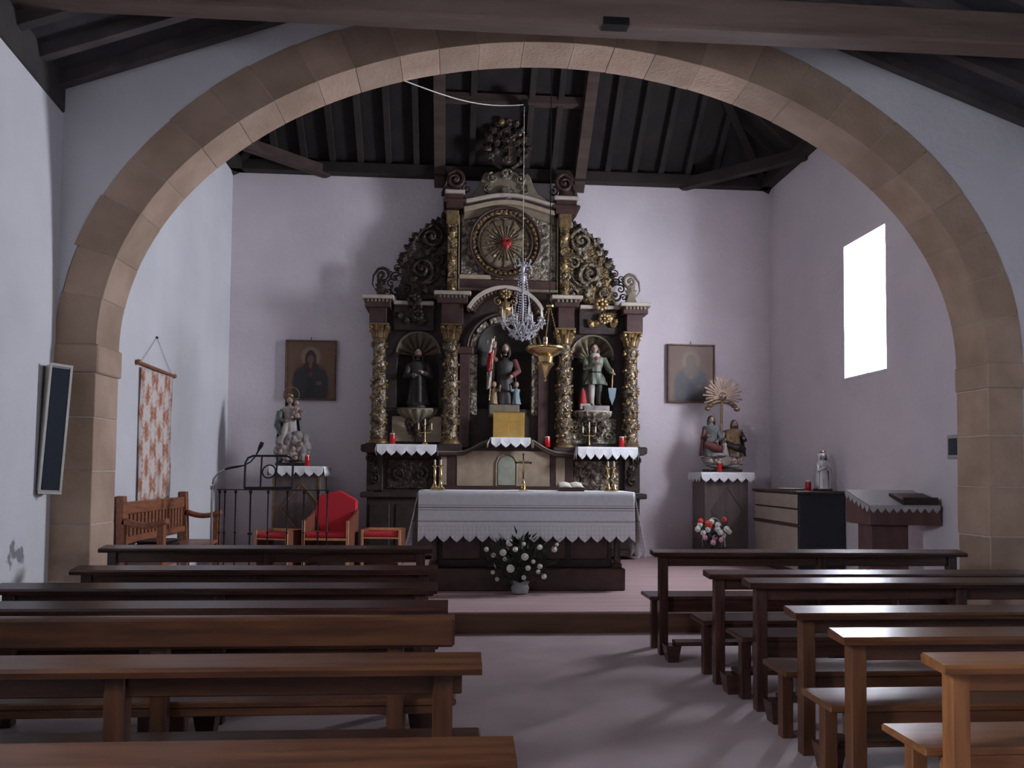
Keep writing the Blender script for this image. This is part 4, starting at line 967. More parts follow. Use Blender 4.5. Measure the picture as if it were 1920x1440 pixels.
# ================================================================ ON THE WALLS
def pic_mat(name, bgc, bg2, halo, hood, body, body2, face, low):
    "devotional half figure painted as soft shapes"
    m = bpy.data.materials.new(name); m.use_nodes = True; nt = m.node_tree; N = nt.nodes; L = nt.links; b = N['Principled BSDF']; b.inputs['Roughness'].default_value = .5
    tc = N.new('ShaderNodeTexCoord'); cur = None
    n = N.new('ShaderNodeTexNoise'); n.inputs['Scale'].default_value = 5; L.new(tc.outputs['Object'], n.inputs['Vector'])
    mx = N.new('ShaderNodeMixRGB'); L.new(n.outputs['Fac'], mx.inputs[0]); mx.inputs[1].default_value = (*bgc, 1); mx.inputs[2].default_value = (*bg2, 1); cur = mx.outputs[0]
    def blob(cx, cz, rx, rz, col, soft=.25):
        nonlocal cur
        mp = N.new('ShaderNodeMapping'); L.new(tc.outputs['Object'], mp.inputs[0]); mp.inputs['Scale'].default_value = (1/rx, 0, 1/rz); mp.inputs['Location'].default_value = (-cx/rx, 0, -cz/rz)
        ln = N.new('ShaderNodeVectorMath'); ln.operation = 'LENGTH'; L.new(mp.outputs[0], ln.inputs[0])
        mr = N.new('ShaderNodeMapRange'); mr.interpolation_type = 'SMOOTHSTEP'; mr.inputs[1].default_value = 1-soft; mr.inputs[2].default_value = 1+soft*.4; mr.inputs[3].default_value = 1; mr.inputs[4].default_value = 0; L.new(ln.outputs['Value'], mr.inputs[0])
        q = N.new('ShaderNodeMixRGB'); L.new(mr.outputs[0], q.inputs[0]); L.new(cur, q.inputs[1]); q.inputs[2].default_value = (*col, 1); cur = q.outputs[0]
    blob(0, .20, .16, .17, halo, .3)
    blob(0, -.12, .20, .26, body); blob(0, -.36, .29, .24, body2); blob(-.16, -.2, .12, .26, body); blob(.16, -.2, .12, .26, body)
    blob(0, .17, .092, .15, hood, .2); blob(0, .03, .13, .11, hood, .3); blob(0, .165, .052, .075, face, .3); blob(0, .07, .03, .05, face, .4)
    blob(0, -.06, .035, .04, low, .4); blob(.13, -.2, .05, .035, face, .4)
    L.new(cur, b.inputs['Base Color']); return m
M['pic1'] = pic_mat('painted_print_brown', (.15, .078, .042), (.19, .105, .058), (.27, .19, .13), (.045, .025, .018), (.032, .030, .032), (.022, .022, .022), (.17, .10, .065), (.12, .04, .03))
M['pic2'] = pic_mat('painted_print_ochre', (.17, .105, .065), (.15, .095, .06), (.24, .17, .115), (.13, .098, .068), (.055, .052, .055), (.022, .024, .036), (.14, .095, .065), (.17, .12, .085))
def picture(label, x0, y0, x1, y1, mt):
    a = at(x0, y0, 12.46); b = at(x1, y1, 12.46); c = (a+b)/2; w_ = b.x-a.x; h_ = a.z-b.z
    t = thing('framed_picture', (c.x, 12.47, c.z), label, 'picture', 'framed devotional pictures'); f = .028
    MB().box(c.x-w_/2, c.x+w_/2, 12.45, 12.475, c.z-h_/2, c.z+h_/2).build('print', mt, t)
    for q in ((-w_/2, w_/2, h_/2-f, h_/2), (-w_/2, w_/2, -h_/2, -h_/2+f), (-w_/2, -w_/2+f, -h_/2+f, h_/2-f), (w_/2-f, w_/2, -h_/2+f, h_/2-f)):
        MB().box(c.x+q[0], c.x+q[1], 12.43, 12.48, c.z+q[2], c.z+q[3]).build('frame_side', 'framewood', t, bev=.006)
    MB().tube([(c.x, 12.46, c.z+h_/2), (c.x, 12.48, c.z+h_/2+.05)], .006, 6).build('hook', 'iron', t)
picture('framed print of a bearded haloed figure, left of the altarpiece', 536, 637, 629, 751, 'pic1')
picture('framed print of a veiled figure in blue, right of the altarpiece', 1251, 645, 1340, 756, 'pic2')
# column loudspeaker in the corner by the left pier
p = at(104, 804, 6.82)
t = thing('column_speaker', (p.x, p.y, p.z), 'tall narrow column loudspeaker with black grille by the left pier', 'loudspeaker')
hw, hh, hd = .088, .525, .15
def sp(m): return m
MB().box(-hw, hw, 0, hd, -hh, hh).build('cabinet', 'alu', t, bev=.008, local=True)
MB().box(-hw+.022, hw-.022, -.006, .004, -hh+.022, hh-.022).build('grille', 'blackcloth', t, bev=.003, local=True)
for s in (-1, 1): MB().box(-hw, hw, -.012, .004, s*hh-.014, s*hh+.014).build('end_cap', 'alu', t, bev=.004, local=True)
for s in (-1, 1): MB().box(-hw+.0, -hw+.02, -.01, .003, -hh, hh).xf(Matrix.Translation((0 if s < 0 else 2*hw-.02, 0, 0))).build('side_trim', 'alu', t, bev=.003, local=True)
MB().box(-.03, .03, hd, hd+.10, .25, .33).build('bracket', 'iron', t, local=True)
t.rotation_euler = (math.radians(0), math.radians(3.2), math.radians(42))

# ================================================================ HANGING LIGHTS
cp = at(981, 200, 11.38); zt = cp.z; zb = at(980, 640, 11.38).z; cx_, cy_ = at(980, 560, 11.38).x, 11.38
t = thing('chandelier', (cx_, cy_, zb), 'crystal chandelier with bead strings hanging before the altarpiece', 'chandelier')
H_ = at(980, 490, 11.38).z-zb
m = MB(); m.lathe([(.02, 0), (.04, .05), (.016, .1), (.035, .16), (.012, .22), (.022, .40), (.012, .55), (.026, .66), (.012, .70), (.04, .74), (.045, .80), (.012, .84), (.035, .90), (.03, .97), (.01, 1.0)], n=14)
m.v = [(cx_+x, cy_+y, zb+.06+z*(H_-.06)) for x, y, z in m.v]; m.build('stem', 'crystal', t, smooth=True)
cords = MB(); cords.tube([(cx_, cy_, zb+H_), (cx_, cy_, zt)], .0045, 6)
for k in range(9): cords.ball((cx_, cy_, zb+H_+(zt-zb-H_)*(k+.5)/9), .011, 8, 6)
cords.build('suspension_cord', 'cord', t, smooth=True)
MB().box(cx_-.05, cx_+.05, cy_-.05, 11.54, zt, zt+.09).build('ceiling_mount', 'iron', t)
sw = MB(); A0 = at(757, 150, AY1); pts = []
for k in range(15):
    u = k/14; q = Vector((A0.x, A0.y+.01, A0.z)).lerp(Vector((cx_, cy_, zt+.03)), u); q.z -= .10*math.sin(u*PI); pts.append(q)
sw.tube(pts, .006, 6).build('supply_cable', 'cord', t, smooth=True)
NA = 8; R_ = .30; drops = MB(); za = zb+.36
def strand(a, b, sag, n, r):
    a = Vector(a); b = Vector(b)
    for k in range(n):
        u = (k+.5)/n; q = a.lerp(b, u); q.z -= sag*math.sin(u*PI); drops.gem(q, r, r*1.25)
tops = zb+H_-.16
for k in range(NA):
    a = 2*PI*k/NA+.2; d = Vector((math.cos(a), math.sin(a), 0)); c0 = Vector((cx_, cy_, 0))
    P = [c0+d*.03+Vector((0, 0, zb+.22)), c0+d*.12+Vector((0, 0, zb+.13)), c0+d*.22+Vector((0, 0, zb+.18)), c0+d*R_+Vector((0, 0, za-.06))]
    ar = MB().tube(P, [.012, .011, .010, .010], 8).build('arm', 'crystal', t, smooth=True)
    e = c0+d*R_+Vector((0, 0, za-.06)); m = MB(); m.lathe([(.012, 0), (.045, .012), (.05, .022), (.018, .024), (.016, .05)], e, 12); m.build('drip_dish', 'crystal', ar, smooth=True)
    MB().lathe([(.011, .03), (.011, .13), (.006, .14), (.004, .165), (.001, .18)], e, 10).build('candle_bulb', 'wax', ar, smooth=True)
    for j in range(6):
        b_ = 2*PI*j/6; drops.gem(e+Vector((math.cos(b_)*.046, math.sin(b_)*.046, -.02)), .010, .030)
    for j in range(3): drops.gem(e+Vector((0, 0, -.03-.035*j)), .011, .016)
    strand(c0+d*.045+Vector((0, 0, tops)), c0+d*.15+Vector((0, 0, zb+.26)), .02, 20, .013)
    a2 = 2*PI*(k+1)/NA+.2; e2 = c0+Vector((math.cos(a2), math.sin(a2), 0))*R_+Vector((0, 0, za-.06))
    strand(e, e2, .11, 12, .013)
    strand(e+Vector((0, 0, -.02)), c0+d*.06+Vector((0, 0, zb+.07)), .04, 14, .013)
    e3 = c0+Vector((math.cos(a+.39), math.sin(a+.39), 0))*.15; 
    for j in range(3): drops.gem(e3+Vector((0, 0, zb+.14-.04*j)), .013, .020)
    # little crown on top
    m = MB(); q = c0+d*.02+Vector((0, 0, zb+H_-.06)); m.tube([q, q+d*.07+Vector((0, 0, -.01)), q+d*.10+Vector((0, 0, .06))], [.006, .006, .004], 6).build('crown_scroll', 'crystal', t, smooth=True)
    drops.gem(q+d*.10+Vector((0, 0, -.02)), .014, .026); drops.gem(q+d*.10+Vector((0, 0, .07)), .013, .02)
for k in range(14):
    a = 2*PI*k/14; drops.gem((cx_+math.cos(a)*.10, cy_+math.sin(a)*.10, zb+.05), .016, .028); drops.gem((cx_+math.cos(a)*.19, cy_+math.sin(a)*.19, zb+.10), .016, .028)
drops.gem((cx_, cy_, zb+.03), .034, .04)
stuff(drops.build('crystal_drops', 'crystal', t))
# sanctuary lamp
lp = at(1022, 716, 10.0); lx, ly, lz = lp.x, 10.0, lp.z
t = thing('sanctuary_lamp', (lx, ly, lz), 'polished brass sanctuary lamp hanging right of the chandelier', 'lamp')
MB().lathe([(.004, 0), (.018, .015), (.02, .03), (.008, .045), (.022, .07), (.03, .085), (.07, .17), (.11, .215), (.115, .235), (.09, .25), (.10, .30), (.105, .32), (.16, .345), (.235, .39), (.25, .41), (.25, .43), (.235, .44), (.17, .43), (.10, .44), (.09, .47), (.05, .48)], (lx, ly, lz), 32).build('bowl', 'brass', t, smooth=True)
tt = Vector((at(1031, 560, 10.0).x, ly, lz+.98))
for k in range(3):
    a = 2*PI*k/3+.4; e = Vector((lx+math.cos(a)*.22, ly+math.sin(a)*.22, lz+.44))
    m = MB()
    for j in range(16): 
        q = e.lerp(tt, (j+.5)/16); m.ball(q, (.008, .008, .020), 6, 5)
    m.build('chain', 'brass', t, smooth=True)
    MB().ball(e+Vector((math.cos(a)*.01, math.sin(a)*.01, .02)), (.028, .028, .04), 10, 7).build('bracket_knob', 'brass', t, smooth=True)
m = MB(); m.lathe([(.05, 0), (.055, .02), (.02, .06), (.008, .08)], tt-Vector((0, 0, .03)), 14).build('canopy', 'brass', t, smooth=True)
MB().lathe([(.022, .44), (.028, .50), (.028, .56), (.024, .57)], (lx, ly, lz), 14).build('light_glass', 'wax', t, smooth=True)
MB().tube([tt, (tt.x, ly, 8.4)], .006, 6).build('suspension_cable', 'iron', t)

# ================================================================ ALTARPIECE
RY = 12.05
def RX(x): return at(x, 720, RY).x
def RZ(y): return at(945, y, RY).z
U = RY/F                                     # metres per measured unit
def PP(l): return [(RX(x), RZ(y)) for x, y in l]
rt = thing('altarpiece', (RX(945), 12.2, STEPZ), 'tall dark carved and gilded altarpiece with columns and three niches', 'altarpiece')
def rbox(name, mt, x0, x1, y0, y1, Y0, Y1, bev=.006, parent=None):
    return MB().box(RX(x0), RX(x1), Y0, Y1, RZ(y1), RZ(y0)).build(name, mt, parent or rt, bev=bev)
def scrollpts(cx, cz, r, turns, a0, sgn, Y, n=40, out=None, bulge=0):
    "volute spiralling outwards from (cx, cz); ends at radius r"
    pts = []; rad = []
    for k in range(n+1):
        u = k/n; a = a0-sgn*2*PI*turns*(1-u); q = r*(.10+.90*u**1.1)
        pts.append((cx+math.cos(a)*q, Y-bulge*(1-u), cz+math.sin(a)*q)); rad.append(q)
    return pts, rad
def scroll(mb, cx, cz, r, turns=1.6, a0=0, sgn=1, Y=12.1, th=.2, tail=None):
    pts, rad = scrollpts(cx, cz, r, turns, a0, sgn, Y, bulge=r*.25)
    rs = [max(.006, r*th*(.45+.55*k/len(pts))) for k in range(len(pts))]
    if tail:
        e = Vector(pts[-1])
        for k, q in enumerate(tail): pts.append((q[0], Y, q[1])); rs.append(max(.006, r*th*(1-.8*(k+1)/len(tail))))
    mb.tube(pts, rs, 8, flat=.8)
    mb.ball((cx, Y-r*.3, cz), r*.16, 8, 6)
def acanthus(mb, cx, cz, w, h, Y, ang=0, th=.02, lobes=3):
    "lobed leaf pointing up, turned by ang"
    pts = []
    L_ = [(0, 0), (.28, .10), (.5, .28), (.34, .34), (.48, .55), (.30, .58), (.34, .80), (.16, .80), (0, 1.0)]
    pts = L_+[(-a, b) for a, b in L_[-2:0:-1]]
    c, s = math.cos(ang), math.sin(ang)
    pr = [(cx+(a*w)*c-(b*h)*s, cz+(a*w)*s+(b*h)*c) for a, b in pts]
    n = len(pr); mid = (cx-(.45*h)*s, cz+(.45*h)*c)
    vs = [(x, Y, z) for x, z in pr]+[(mid[0], Y-th*1.8, mid[1])]+[(x, Y+th, z) for x, z in pr]
    fs = [(i, (i+1) % n, n) for i in range(n)]+[(i, i+n+1, (i+1) % n+n+1, (i+1) % n) for i in range(n)]+[tuple(range(2*n, n, -1))]
    mb.add(vs, fs)
def rosette(mb, cx, cz, r, Y, n=8):
    for k in range(n):
        a = 2*PI*k/n; mb.ball((cx+math.cos(a)*r*.6, Y, cz+math.sin(a)*r*.6), (r*.36, r*.22, r*.36), 8, 5)
    mb.ball((cx, Y-r*.15, cz), r*.32, 8, 6)
random.seed(5)
# podium
rbox('podium', 'darkwood', 692, 1198, 930, 1042, 11.98, 12.48)
rbox('podium_cornice', 'darkwood', 680, 1210, 924, 934, 11.92, 12.48, .014)
for x0, x1 in ((696, 735), (745, 815), (1075, 1150), (1157, 1194)): rbox('podium_panel', 'darkwood', x0, x1, 945, 1030, 11.965, 12.0, .014)
# predella
rbox('predella', 'darkwood', 704, 1190, 845, 925, 12.05, 12.48)
rbox('predella_panel', 'carveddark', 728, 815, 862, 918, 12.03, 12.07, .01)
pr = rbox('predella_panel', 'carvedsilver', 1076, 1160, 862, 918, 12.03, 12.07, .01)
m = MB()
for s in (-1, 1):
    scroll(m, RX(1118+s*20), RZ(885), .11, 1.5, PI/2, s, 12.02, .2, [(RX(1118+s*30), RZ(905)), (RX(1118+s*8), RZ(912))])
    scroll(m, RX(1118+s*28), RZ(908), .06, 1.3, 0, -s, 12.02, .22)
acanthus(m, RX(1118), RZ(915), .2, .36, 12.01)
m.build('scrollwork', 'carvedsilver', pr, smooth=True)
for s in (-1, 1):
    m = MB(); scroll(m, RX(772+s*20), RZ(890), .11, 1.5, PI/2, s, 12.02, .18); m.build('carved_scroll', 'carveddark', rt, smooth=True)
for xs, s in ((706, -1), (1184, 1)):         # scrolled corner consoles
    m = MB(); cx = RX(xs); zt0, zb0 = RZ(850), RZ(922)
    m.prism([(cx-.12, zb0), (cx+.12, zb0), (cx+.12, zt0), (cx-.12, zt0)], 11.98, 12.12)
    co = m.build('console', 'darkwood', rt, bev=.012)
    m = MB(); scroll(m, cx+s*.07, RZ(862), .085, 1.6, -PI/2, s, 11.96, .3); scroll(m, cx, RZ(900), .075, 1.5, PI/2, -s, 11.96, .3); acanthus(m, cx, RZ(892), .16, .20, 11.95)
    m.build('scroll', 'carveddark', co, smooth=True)
    rbox('console_cornice', 'darkwood', xs-26, xs+26, 836, 850, 11.90, 12.2, .02)
# centre of the predella: cream panels, moulded top
cpn = rbox('centre_panel', 'cream', 858, 1030, 846, 912, 11.93, 12.1)
MB().prism(PP([(934, 910), (934, 868), (938, 860), (944, 856), (950, 854), (956, 856), (962, 860), (966, 868), (966, 910)]), 11.915, 11.94).build('arched_door', 'green', cpn, bev=.006)
m = MB(); o_ = PP([(931, 912), (931, 868), (936, 857), (943, 852), (950, 850), (957, 852), (964, 857), (969, 868), (969, 912)])
m.tube([(x, 11.92, z) for x, z in o_], .012, 6).build('door_moulding', 'cream', cpn, smooth=True)
for x0, x1, i0, i1 in ((824, 858, 829, 839), (1030, 1074, 1041, 1058)):
    rbox('predella_pilaster', 'redbrown', x0, x1, 848, 914, 11.94, 12.1); rbox('pilaster_inset', 'cream', i0, i1, 857, 910, 11.93, 11.95)
rbox('predella_base', 'redbrown', 822, 1076, 911, 920, 11.88, 12.1)
def mould(name, l, mt, Y, r, flat=1.0):
    return MB().tube([(x, Y, z) for x, z in PP(l)], r, 8, flat=flat).build(name, mt, rt, smooth=True)
tl = [(818, 848), (856, 848), (872, 846), (886, 840), (900, 832), (915, 826), (960, 822), (1000, 826), (1012, 834), (1024, 841), (1040, 847), (1076, 849)]
MB().prism(PP(tl+[(1076, 856), (1040, 856), (1022, 849), (1008, 840), (996, 832), (960, 829), (918, 832), (900, 840), (884, 848), (870, 855), (818, 856)]), 11.86, 12.12).build('predella_moulding', 'redbrown', rt, bev=.008)
MB().prism(PP([(858, 848), (886, 842), (916, 829), (960, 825), (996, 828), (1022, 843), (1032, 848)]), 11.95, 12.3).build('tabernacle_step', 'redbrown', rt)
mould('moulding_line', [(p, q+1) for p, q in tl], 'shell', 11.86, .012)
# main storey wall with openings for three niches
LN = (783, 41, 664); RN = (1112, 41, 664); CN = (945, 66, 655)      # centre x, half width, springing row
YW0, YW1 = 12.16, 12.48
def archhole(cx, hw, ysp, top, x0, x1, bottom, ratio=1.0):
    "wall piece x0..x1, top..bottom around an arched opening"
    m = MB(); n = 16
    arc = [(cx-hw*math.cos(PI*k/n), ysp-hw*ratio*math.sin(PI*k/n)) for k in range(n+1)]
    m.prism(PP([(x0, top), (x1, top), (x1, ysp)]+arc[::-1]+[(x0, ysp)]), YW0, YW1)
    m.box(RX(x0), RX(cx-hw), YW0, YW1, RZ(bottom), RZ(ysp)); m.box(RX(cx+hw), RX(x1), YW0, YW1, RZ(bottom), RZ(ysp)); return m
archhole(*LN, 572, 700, 862, 768).build('storey_wall', 'darkwood', rt)
archhole(*RN, 572, 1028, 1192, 768).build('storey_wall', 'darkwood', rt)
archhole(*CN, 560, 862, 1028, 782, .98).build('storey_wall', 'darkwood', rt)
rbox('storey_base', 'darkwood', 700, 1192, 766, 848, 12.16, 12.48)
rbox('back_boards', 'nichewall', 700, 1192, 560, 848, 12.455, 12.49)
def shell_niche(cx, hw, ysp, zb_row, mt, mw, flutes=15):
    X, Zs, R = RX(cx), RZ(ysp), hw*U
    def fn(u, v):
        a = PI*u; r = R*(.06+.94*v); k = abs(math.sin(a*flutes/1.0*.5*2/2*1.0*flutes/flutes*1.0)) if False else abs(math.sin(a*flutes/2))
        dep = .24*math.sqrt(max(0, 1-v*v*.96)); return (X+math.cos(a)*r, YW0+.03+dep-.16*k*v*(1.2-v), Zs+math.sin(a)*r)
    s_ = MB().grid(fn, flutes*6, 12).build('shell', mt, rt, smooth=True, solid=.008)
    m = MB(); m.tube([(X+math.cos(PI*k/24)*R, YW0-.008, Zs+math.sin(PI*k/24)*R) for k in range(25)], .016, 8).build('shell_rim', mt, s_, smooth=True)
    zb_ = RZ(zb_row)
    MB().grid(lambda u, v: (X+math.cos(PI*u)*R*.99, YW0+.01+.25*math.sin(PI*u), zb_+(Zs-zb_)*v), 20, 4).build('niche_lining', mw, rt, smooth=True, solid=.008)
    MB().box(X-R, X+R, YW0, YW0+.26, zb_-.02, zb_+.01).build('niche_floor', 'darkwood', rt)
    m = MB()
    for s in (-1, 1): m.box(X+s*R-.035, X+s*R+.035, YW0-.03, YW0+.03, Zs-.05, Zs+.005)
    m.build('niche_impost', 'carveddark', rt)
shell_niche(*LN, 766, 'shell', 'nichewall'); shell_niche(*RN, 766, 'shell', 'nichewall')
for cx, mt, pm in ((783, 'cream', 'cream'), (1112, 'carvedsilver', 'carvedsilver')):   # brackets under the niches
    X = RX(cx)
    rbox('bracket_panel', pm, cx-48, cx+46, 782, 830, 12.135, 12.17, .008)
    sp_ = MB()
    def bf(u, v):
        a = PI+PI*u; k = 1+.05*math.cos(u*PI*16)*1; prof = [.315, .30, .24, .16, .12][min(4, int(v*4.001))]; 
        f_ = v*4; i = min(3, int(f_)); pr_ = [.315, .295, .23, .15, .11]; q = pr_[i]+(pr_[i+1]-pr_[i])*(f_-i)
        return (X+math.cos(a)*q*k, 12.2+math.sin(a)*q*.85*k, RZ(770)-(RZ(770)-RZ(797))*v)
    br_ = sp_.grid(bf, 64, 8).build('bracket', 'shell' if cx < 900 else 'carvedsilver', rt, smooth=True, solid=.01)
    MB().lathe([(.0, RZ(771)), (.325, RZ(771)), (.325, RZ(768)), (.0, RZ(768))], (X, 12.2, 0), 40, 1, .85).build('bracket_top', 'shell' if cx < 900 else 'paleledge', br_)
    m = MB()
    for s in (-1, 1):
        scroll(m, X+s*.11, RZ(797), .075, 1.5, PI/2, s, 12.06, .26); acanthus(m, X+s*.06, RZ(818), .12, .2, 12.06, -s*.5)
    acanthus(m, X, RZ(832), .17, .24, 12.05); m.ball((X, 12.04, RZ(806)), (.06, .05, .07), 10, 7)
    m.build('foliage_drop', 'carveddark', br_, smooth=True)
    if cx > 900:
        m = MB(); scroll(m, RX(1080), RZ(800), .11, 1.4, PI, 1, 12.12, .16, [(RX(1090), RZ(775)), (RX(1078), RZ(772))]); scroll(m, RX(1145), RZ(815), .09, 1.4, 0, -1, 12.12, .18)
        m.build('scrollwork', 'carvedsilver', rt, smooth=True)
# central niche: dark recess with silvered coffers on the arch
X, Zs, R = RX(945), RZ(655), 66*U
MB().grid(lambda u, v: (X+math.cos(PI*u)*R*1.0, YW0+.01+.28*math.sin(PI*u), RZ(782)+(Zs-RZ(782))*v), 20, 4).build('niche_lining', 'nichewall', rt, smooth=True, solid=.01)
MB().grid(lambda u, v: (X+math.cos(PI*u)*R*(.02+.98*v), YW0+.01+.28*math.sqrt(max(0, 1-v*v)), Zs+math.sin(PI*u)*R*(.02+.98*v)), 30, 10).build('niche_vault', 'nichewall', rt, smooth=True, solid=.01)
for k in range(6):
    a0, a1 = PI*(k+.10)/6, PI*(k+.90)/6; m = MB(); secs = []
    for j in range(6):
        a = a0+(a1-a0)*j/5; secs.append([(X+math.cos(a)*R*.80, YW0-.02, Zs+math.sin(a)*R*.80), (X+math.cos(a)*R*.98, YW0-.045, Zs+math.sin(a)*R*.98), (X+math.cos(a)*R*.98, YW0+.02, Zs+math.sin(a)*R*.98), (X+math.cos(a)*R*.80, YW0+.05, Zs+math.sin(a)*R*.80)])
    m.loft(secs).build('arch_coffer', 'carvedsilver', rt, bev=.006)
m = MB(); m.tube([(X+math.cos(PI*k/30)*(R+.03), YW0-.05, Zs+math.sin(PI*k/30)*(R+.03)) for k in range(31)], .024, 8); m.tube([(X+math.cos(PI*k/30)*(R*.78), YW0-.03, Zs+math.sin(PI*k/30)*(R*.78)) for k in range(31)], .014, 8)
m.build('arch_moulding', 'redbrown', rt, smooth=True)
for x in (888, 1004):
    rbox('silver_strip', 'carvedsilver', x-7, x+7, 664, 778, YW0-.05, YW0+.02, .008)
for x in (871, 1019):
    rbox('inner_pilaster', 'redbrown', x-10, x+10, 664, 840, YW0-.09, YW0+.02, .008)
    rbox('pilaster_impost', 'redbrown', x-18, x+16, 651, 665, YW0-.13, YW0+.02, .014)
# columns
def column(xs, ybot, ycap, ytop, rad):
    X, Yc = RX(xs), 12.02; zb_, zc, zt_ = RZ(ybot), RZ(ycap), RZ(ytop); h = zc-zb_
    c = MB().lathe([(rad*.98, zb_+.05), (rad*1.04, zb_+h*.30), (rad*.98, zb_+h*.6), (rad*.84, zc)], (X, Yc, 0), 20).build('column', 'colgilt', rt, smooth=True)
    MB().lathe([(rad*1.35, zb_), (rad*1.38, zb_+.03), (rad*1.15, zb_+.04), (rad*1.2, zb_+.055), (rad*1.02, zb_+.07)], (X, Yc, 0), 20).build('column_base', 'gilt', c, smooth=True)
    m = MB()
    for ph in (0, PI):
        pts = []
        for k in range(90):
            u = k/89; a = ph+u*2*PI*2.6; r = rad*(1.05-.14*u); pts.append((X+math.cos(a)*r, Yc+math.sin(a)*r, zb_+.09+(h-.13)*u))
        m.tube(pts, .011, 6)
        for k in range(3, 89, 4):
            x, y, z = pts[k]; d = Vector((x-X, y-Yc, 0)).normalized(); s = 1 if k % 8 < 4 else -1
            m.ball((x+d.x*.008, y+d.y*.008, z+s*.03), (.028, .028, .024), 7, 5)
            if k % 12 == 3:
                for q in range(4): m.ball((x+d.x*.012+.012*math.cos(q*2), y+d.y*.012, z-s*.03-.012*q), .014, 6, 5)
    m.build('vine', 'gilt', c, smooth=True)
    hc_ = zt_-zc
    m = MB(); m.lathe([(rad*.9, zc-.01), (rad*1.0, zc+.005), (rad*.88, zc+.02), (rad*1.0, zc+hc_*.6), (rad*1.25, zt_-.03)], (X, Yc, 0), 20)
    for row, (n_, zz, rr, lh) in enumerate(((8, zc+.02, .95, hc_*.5), (8, zc+hc_*.38, 1.05, hc_*.5))):
        for k in range(n_):
            a = 2*PI*(k+.5*row)/n_; d = Vector((math.cos(a), math.sin(a), 0))
            b0 = Vector((X, Yc, zz))+d*rad*rr*.9
            m.tube([b0, b0+d*.012+Vector((0, 0, lh*.6)), b0+d*.05+Vector((0, 0, lh)), b0+d*.065+Vector((0, 0, lh*.82))], [.022, .026, .018, .010], 6)
    for sx_ in (-1, 1):
        for sy_ in (-1, 1): m.ball((X+sx_*rad*1.15, Yc+sy_*rad*1.15, zt_-.055), .032, 8, 6)
    m.build('capital', 'gilt', c, smooth=True)
    MB().box(X-rad*1.4, X+rad*1.4, Yc-rad*1.4, Yc+rad*1.4, zt_-.03, zt_).build('abacus', 'gilt', c, bev=.008)
cols4 = [(711, 834, 642, 614, .105), (845, 834, 642, 612, .112), (1057, 838, 646, 616, .112), (1182, 838, 648, 620, .105)]
for c in cols4: column(*c)
for x, yb_ in ((711, 834), (845, 834), (1057, 838), (1182, 838)): rbox('column_plinth', 'darkwood', x-22, x+22, yb_, 852, 11.86, 12.2, .012)
# entablature: projecting blocks with dentils over the columns, recessed lengths between
def entab(x0, x1, yc0, yc1, yf, Yf, name='cornice_block'):
    rbox('frieze_block', 'redbrown', x0+14, x1-14, yc1, yf, Yf+.10, 12.3, .006)
    b = rbox(name, 'paleledge', x0, x1, yc0, yc0+7, Yf, 12.4, .012)
    rbox('cornice_bed', 'redbrown', x0+6, x1-6, yc0+7, yc1+1, Yf+.04, 12.4, .008)
    d = MB(); X0, X1 = RX(x0+9), RX(x1-9); n = max(3, int((X1-X0)/.055))
    for k in range(n):
        q = X0+(X1-X0)*(k+.5)/n; d.box(q-.016, q+.016, Yf+.015, Yf+.06, RZ(yc0+13), RZ(yc0+8))
    stuff(d.build('dentils', 'shell', rt))
entab(678, 738, 563, 584, 616, 11.84); entab(812, 881, 553, 574, 614, 11.82); entab(1030, 1088, 556, 576, 618, 11.82); entab(1158, 1216, 566, 586, 621, 11.84)
for x0, x1 in ((736, 812), (1086, 1160)): 
    rbox('recessed_cornice', 'paleledge', x0, x1, 569, 576, 12.0, 12.4, .008); rbox('recessed_frieze', 'darkwood', x0, x1, 576, 622, 12.09, 12.3)
for cx in (775, 1125):                       # flower clusters on the frieze
    m = MB(); rosette(m, RX(cx), RZ(568), .12, 11.97); rosette(m, RX(cx+6), RZ(594), .10, 12.02)
    for k in range(7): acanthus(m, RX(cx+random.uniform(-22, 22)), RZ(random.uniform(585, 612)), .12, .16, 12.04, random.uniform(-1.5, 1.5))
    m.build('flower_cluster', 'gilt' if cx > 900 else 'carveddark', rt, smooth=True)  # left cluster in the dark relief, shade put into its colour
# curved cornice over the central niche
def arcband(name, mt, cx, cy, rx, ry, t_, Y0, Y1, a0=.13, a1=.87, n=28):
    secs = []
    for k in range(n+1):
        a = PI*(a0+(a1-a0)*k/n); c_, s_ = math.cos(a), math.sin(a)
        q = [(RX(cx-rx*c_), RZ(cy-ry*s_)), (RX(cx-(rx-t_)*c_), RZ(cy-(ry-t_)*s_))]
        secs.append([(q[0][0], Y0, q[0][1]), (q[0][0], Y1, q[0][1]), (q[1][0], Y1, q[1][1]), (q[1][0], Y0, q[1][1])])
    return MB().loft(secs).build(name, mt, rt, bev=.004)
arcband('curved_cornice', 'paleledge', 945, 610, 78, 70, 7, 11.86, 12.4)
arcband('curved_cornice_bed', 'redbrown', 945, 610, 71, 63, 9, 11.94, 12.4)
d = MB()
for k in range(22):
    a = PI*(.14+.72*k/21); x, z = RX(945-68*math.cos(a)), RZ(610-60*math.sin(a)); d.box(x-.014, x+.014, 11.91, 11.95, z-.02, z+.02)
stuff(d.build('dentils', 'shell', rt))
m = MB(); rosette(m, RX(945), RZ(556), .09, 11.86); 
for s in (-1, 1): scroll(m, RX(945+s*14), RZ(570), .07, 1.4, PI/2, s, 11.88, .26)
acanthus(m, RX(945), RZ(600), .2, .3, 11.86, 0); m.build('keystone_ornament', 'gilt', rt, smooth=True)

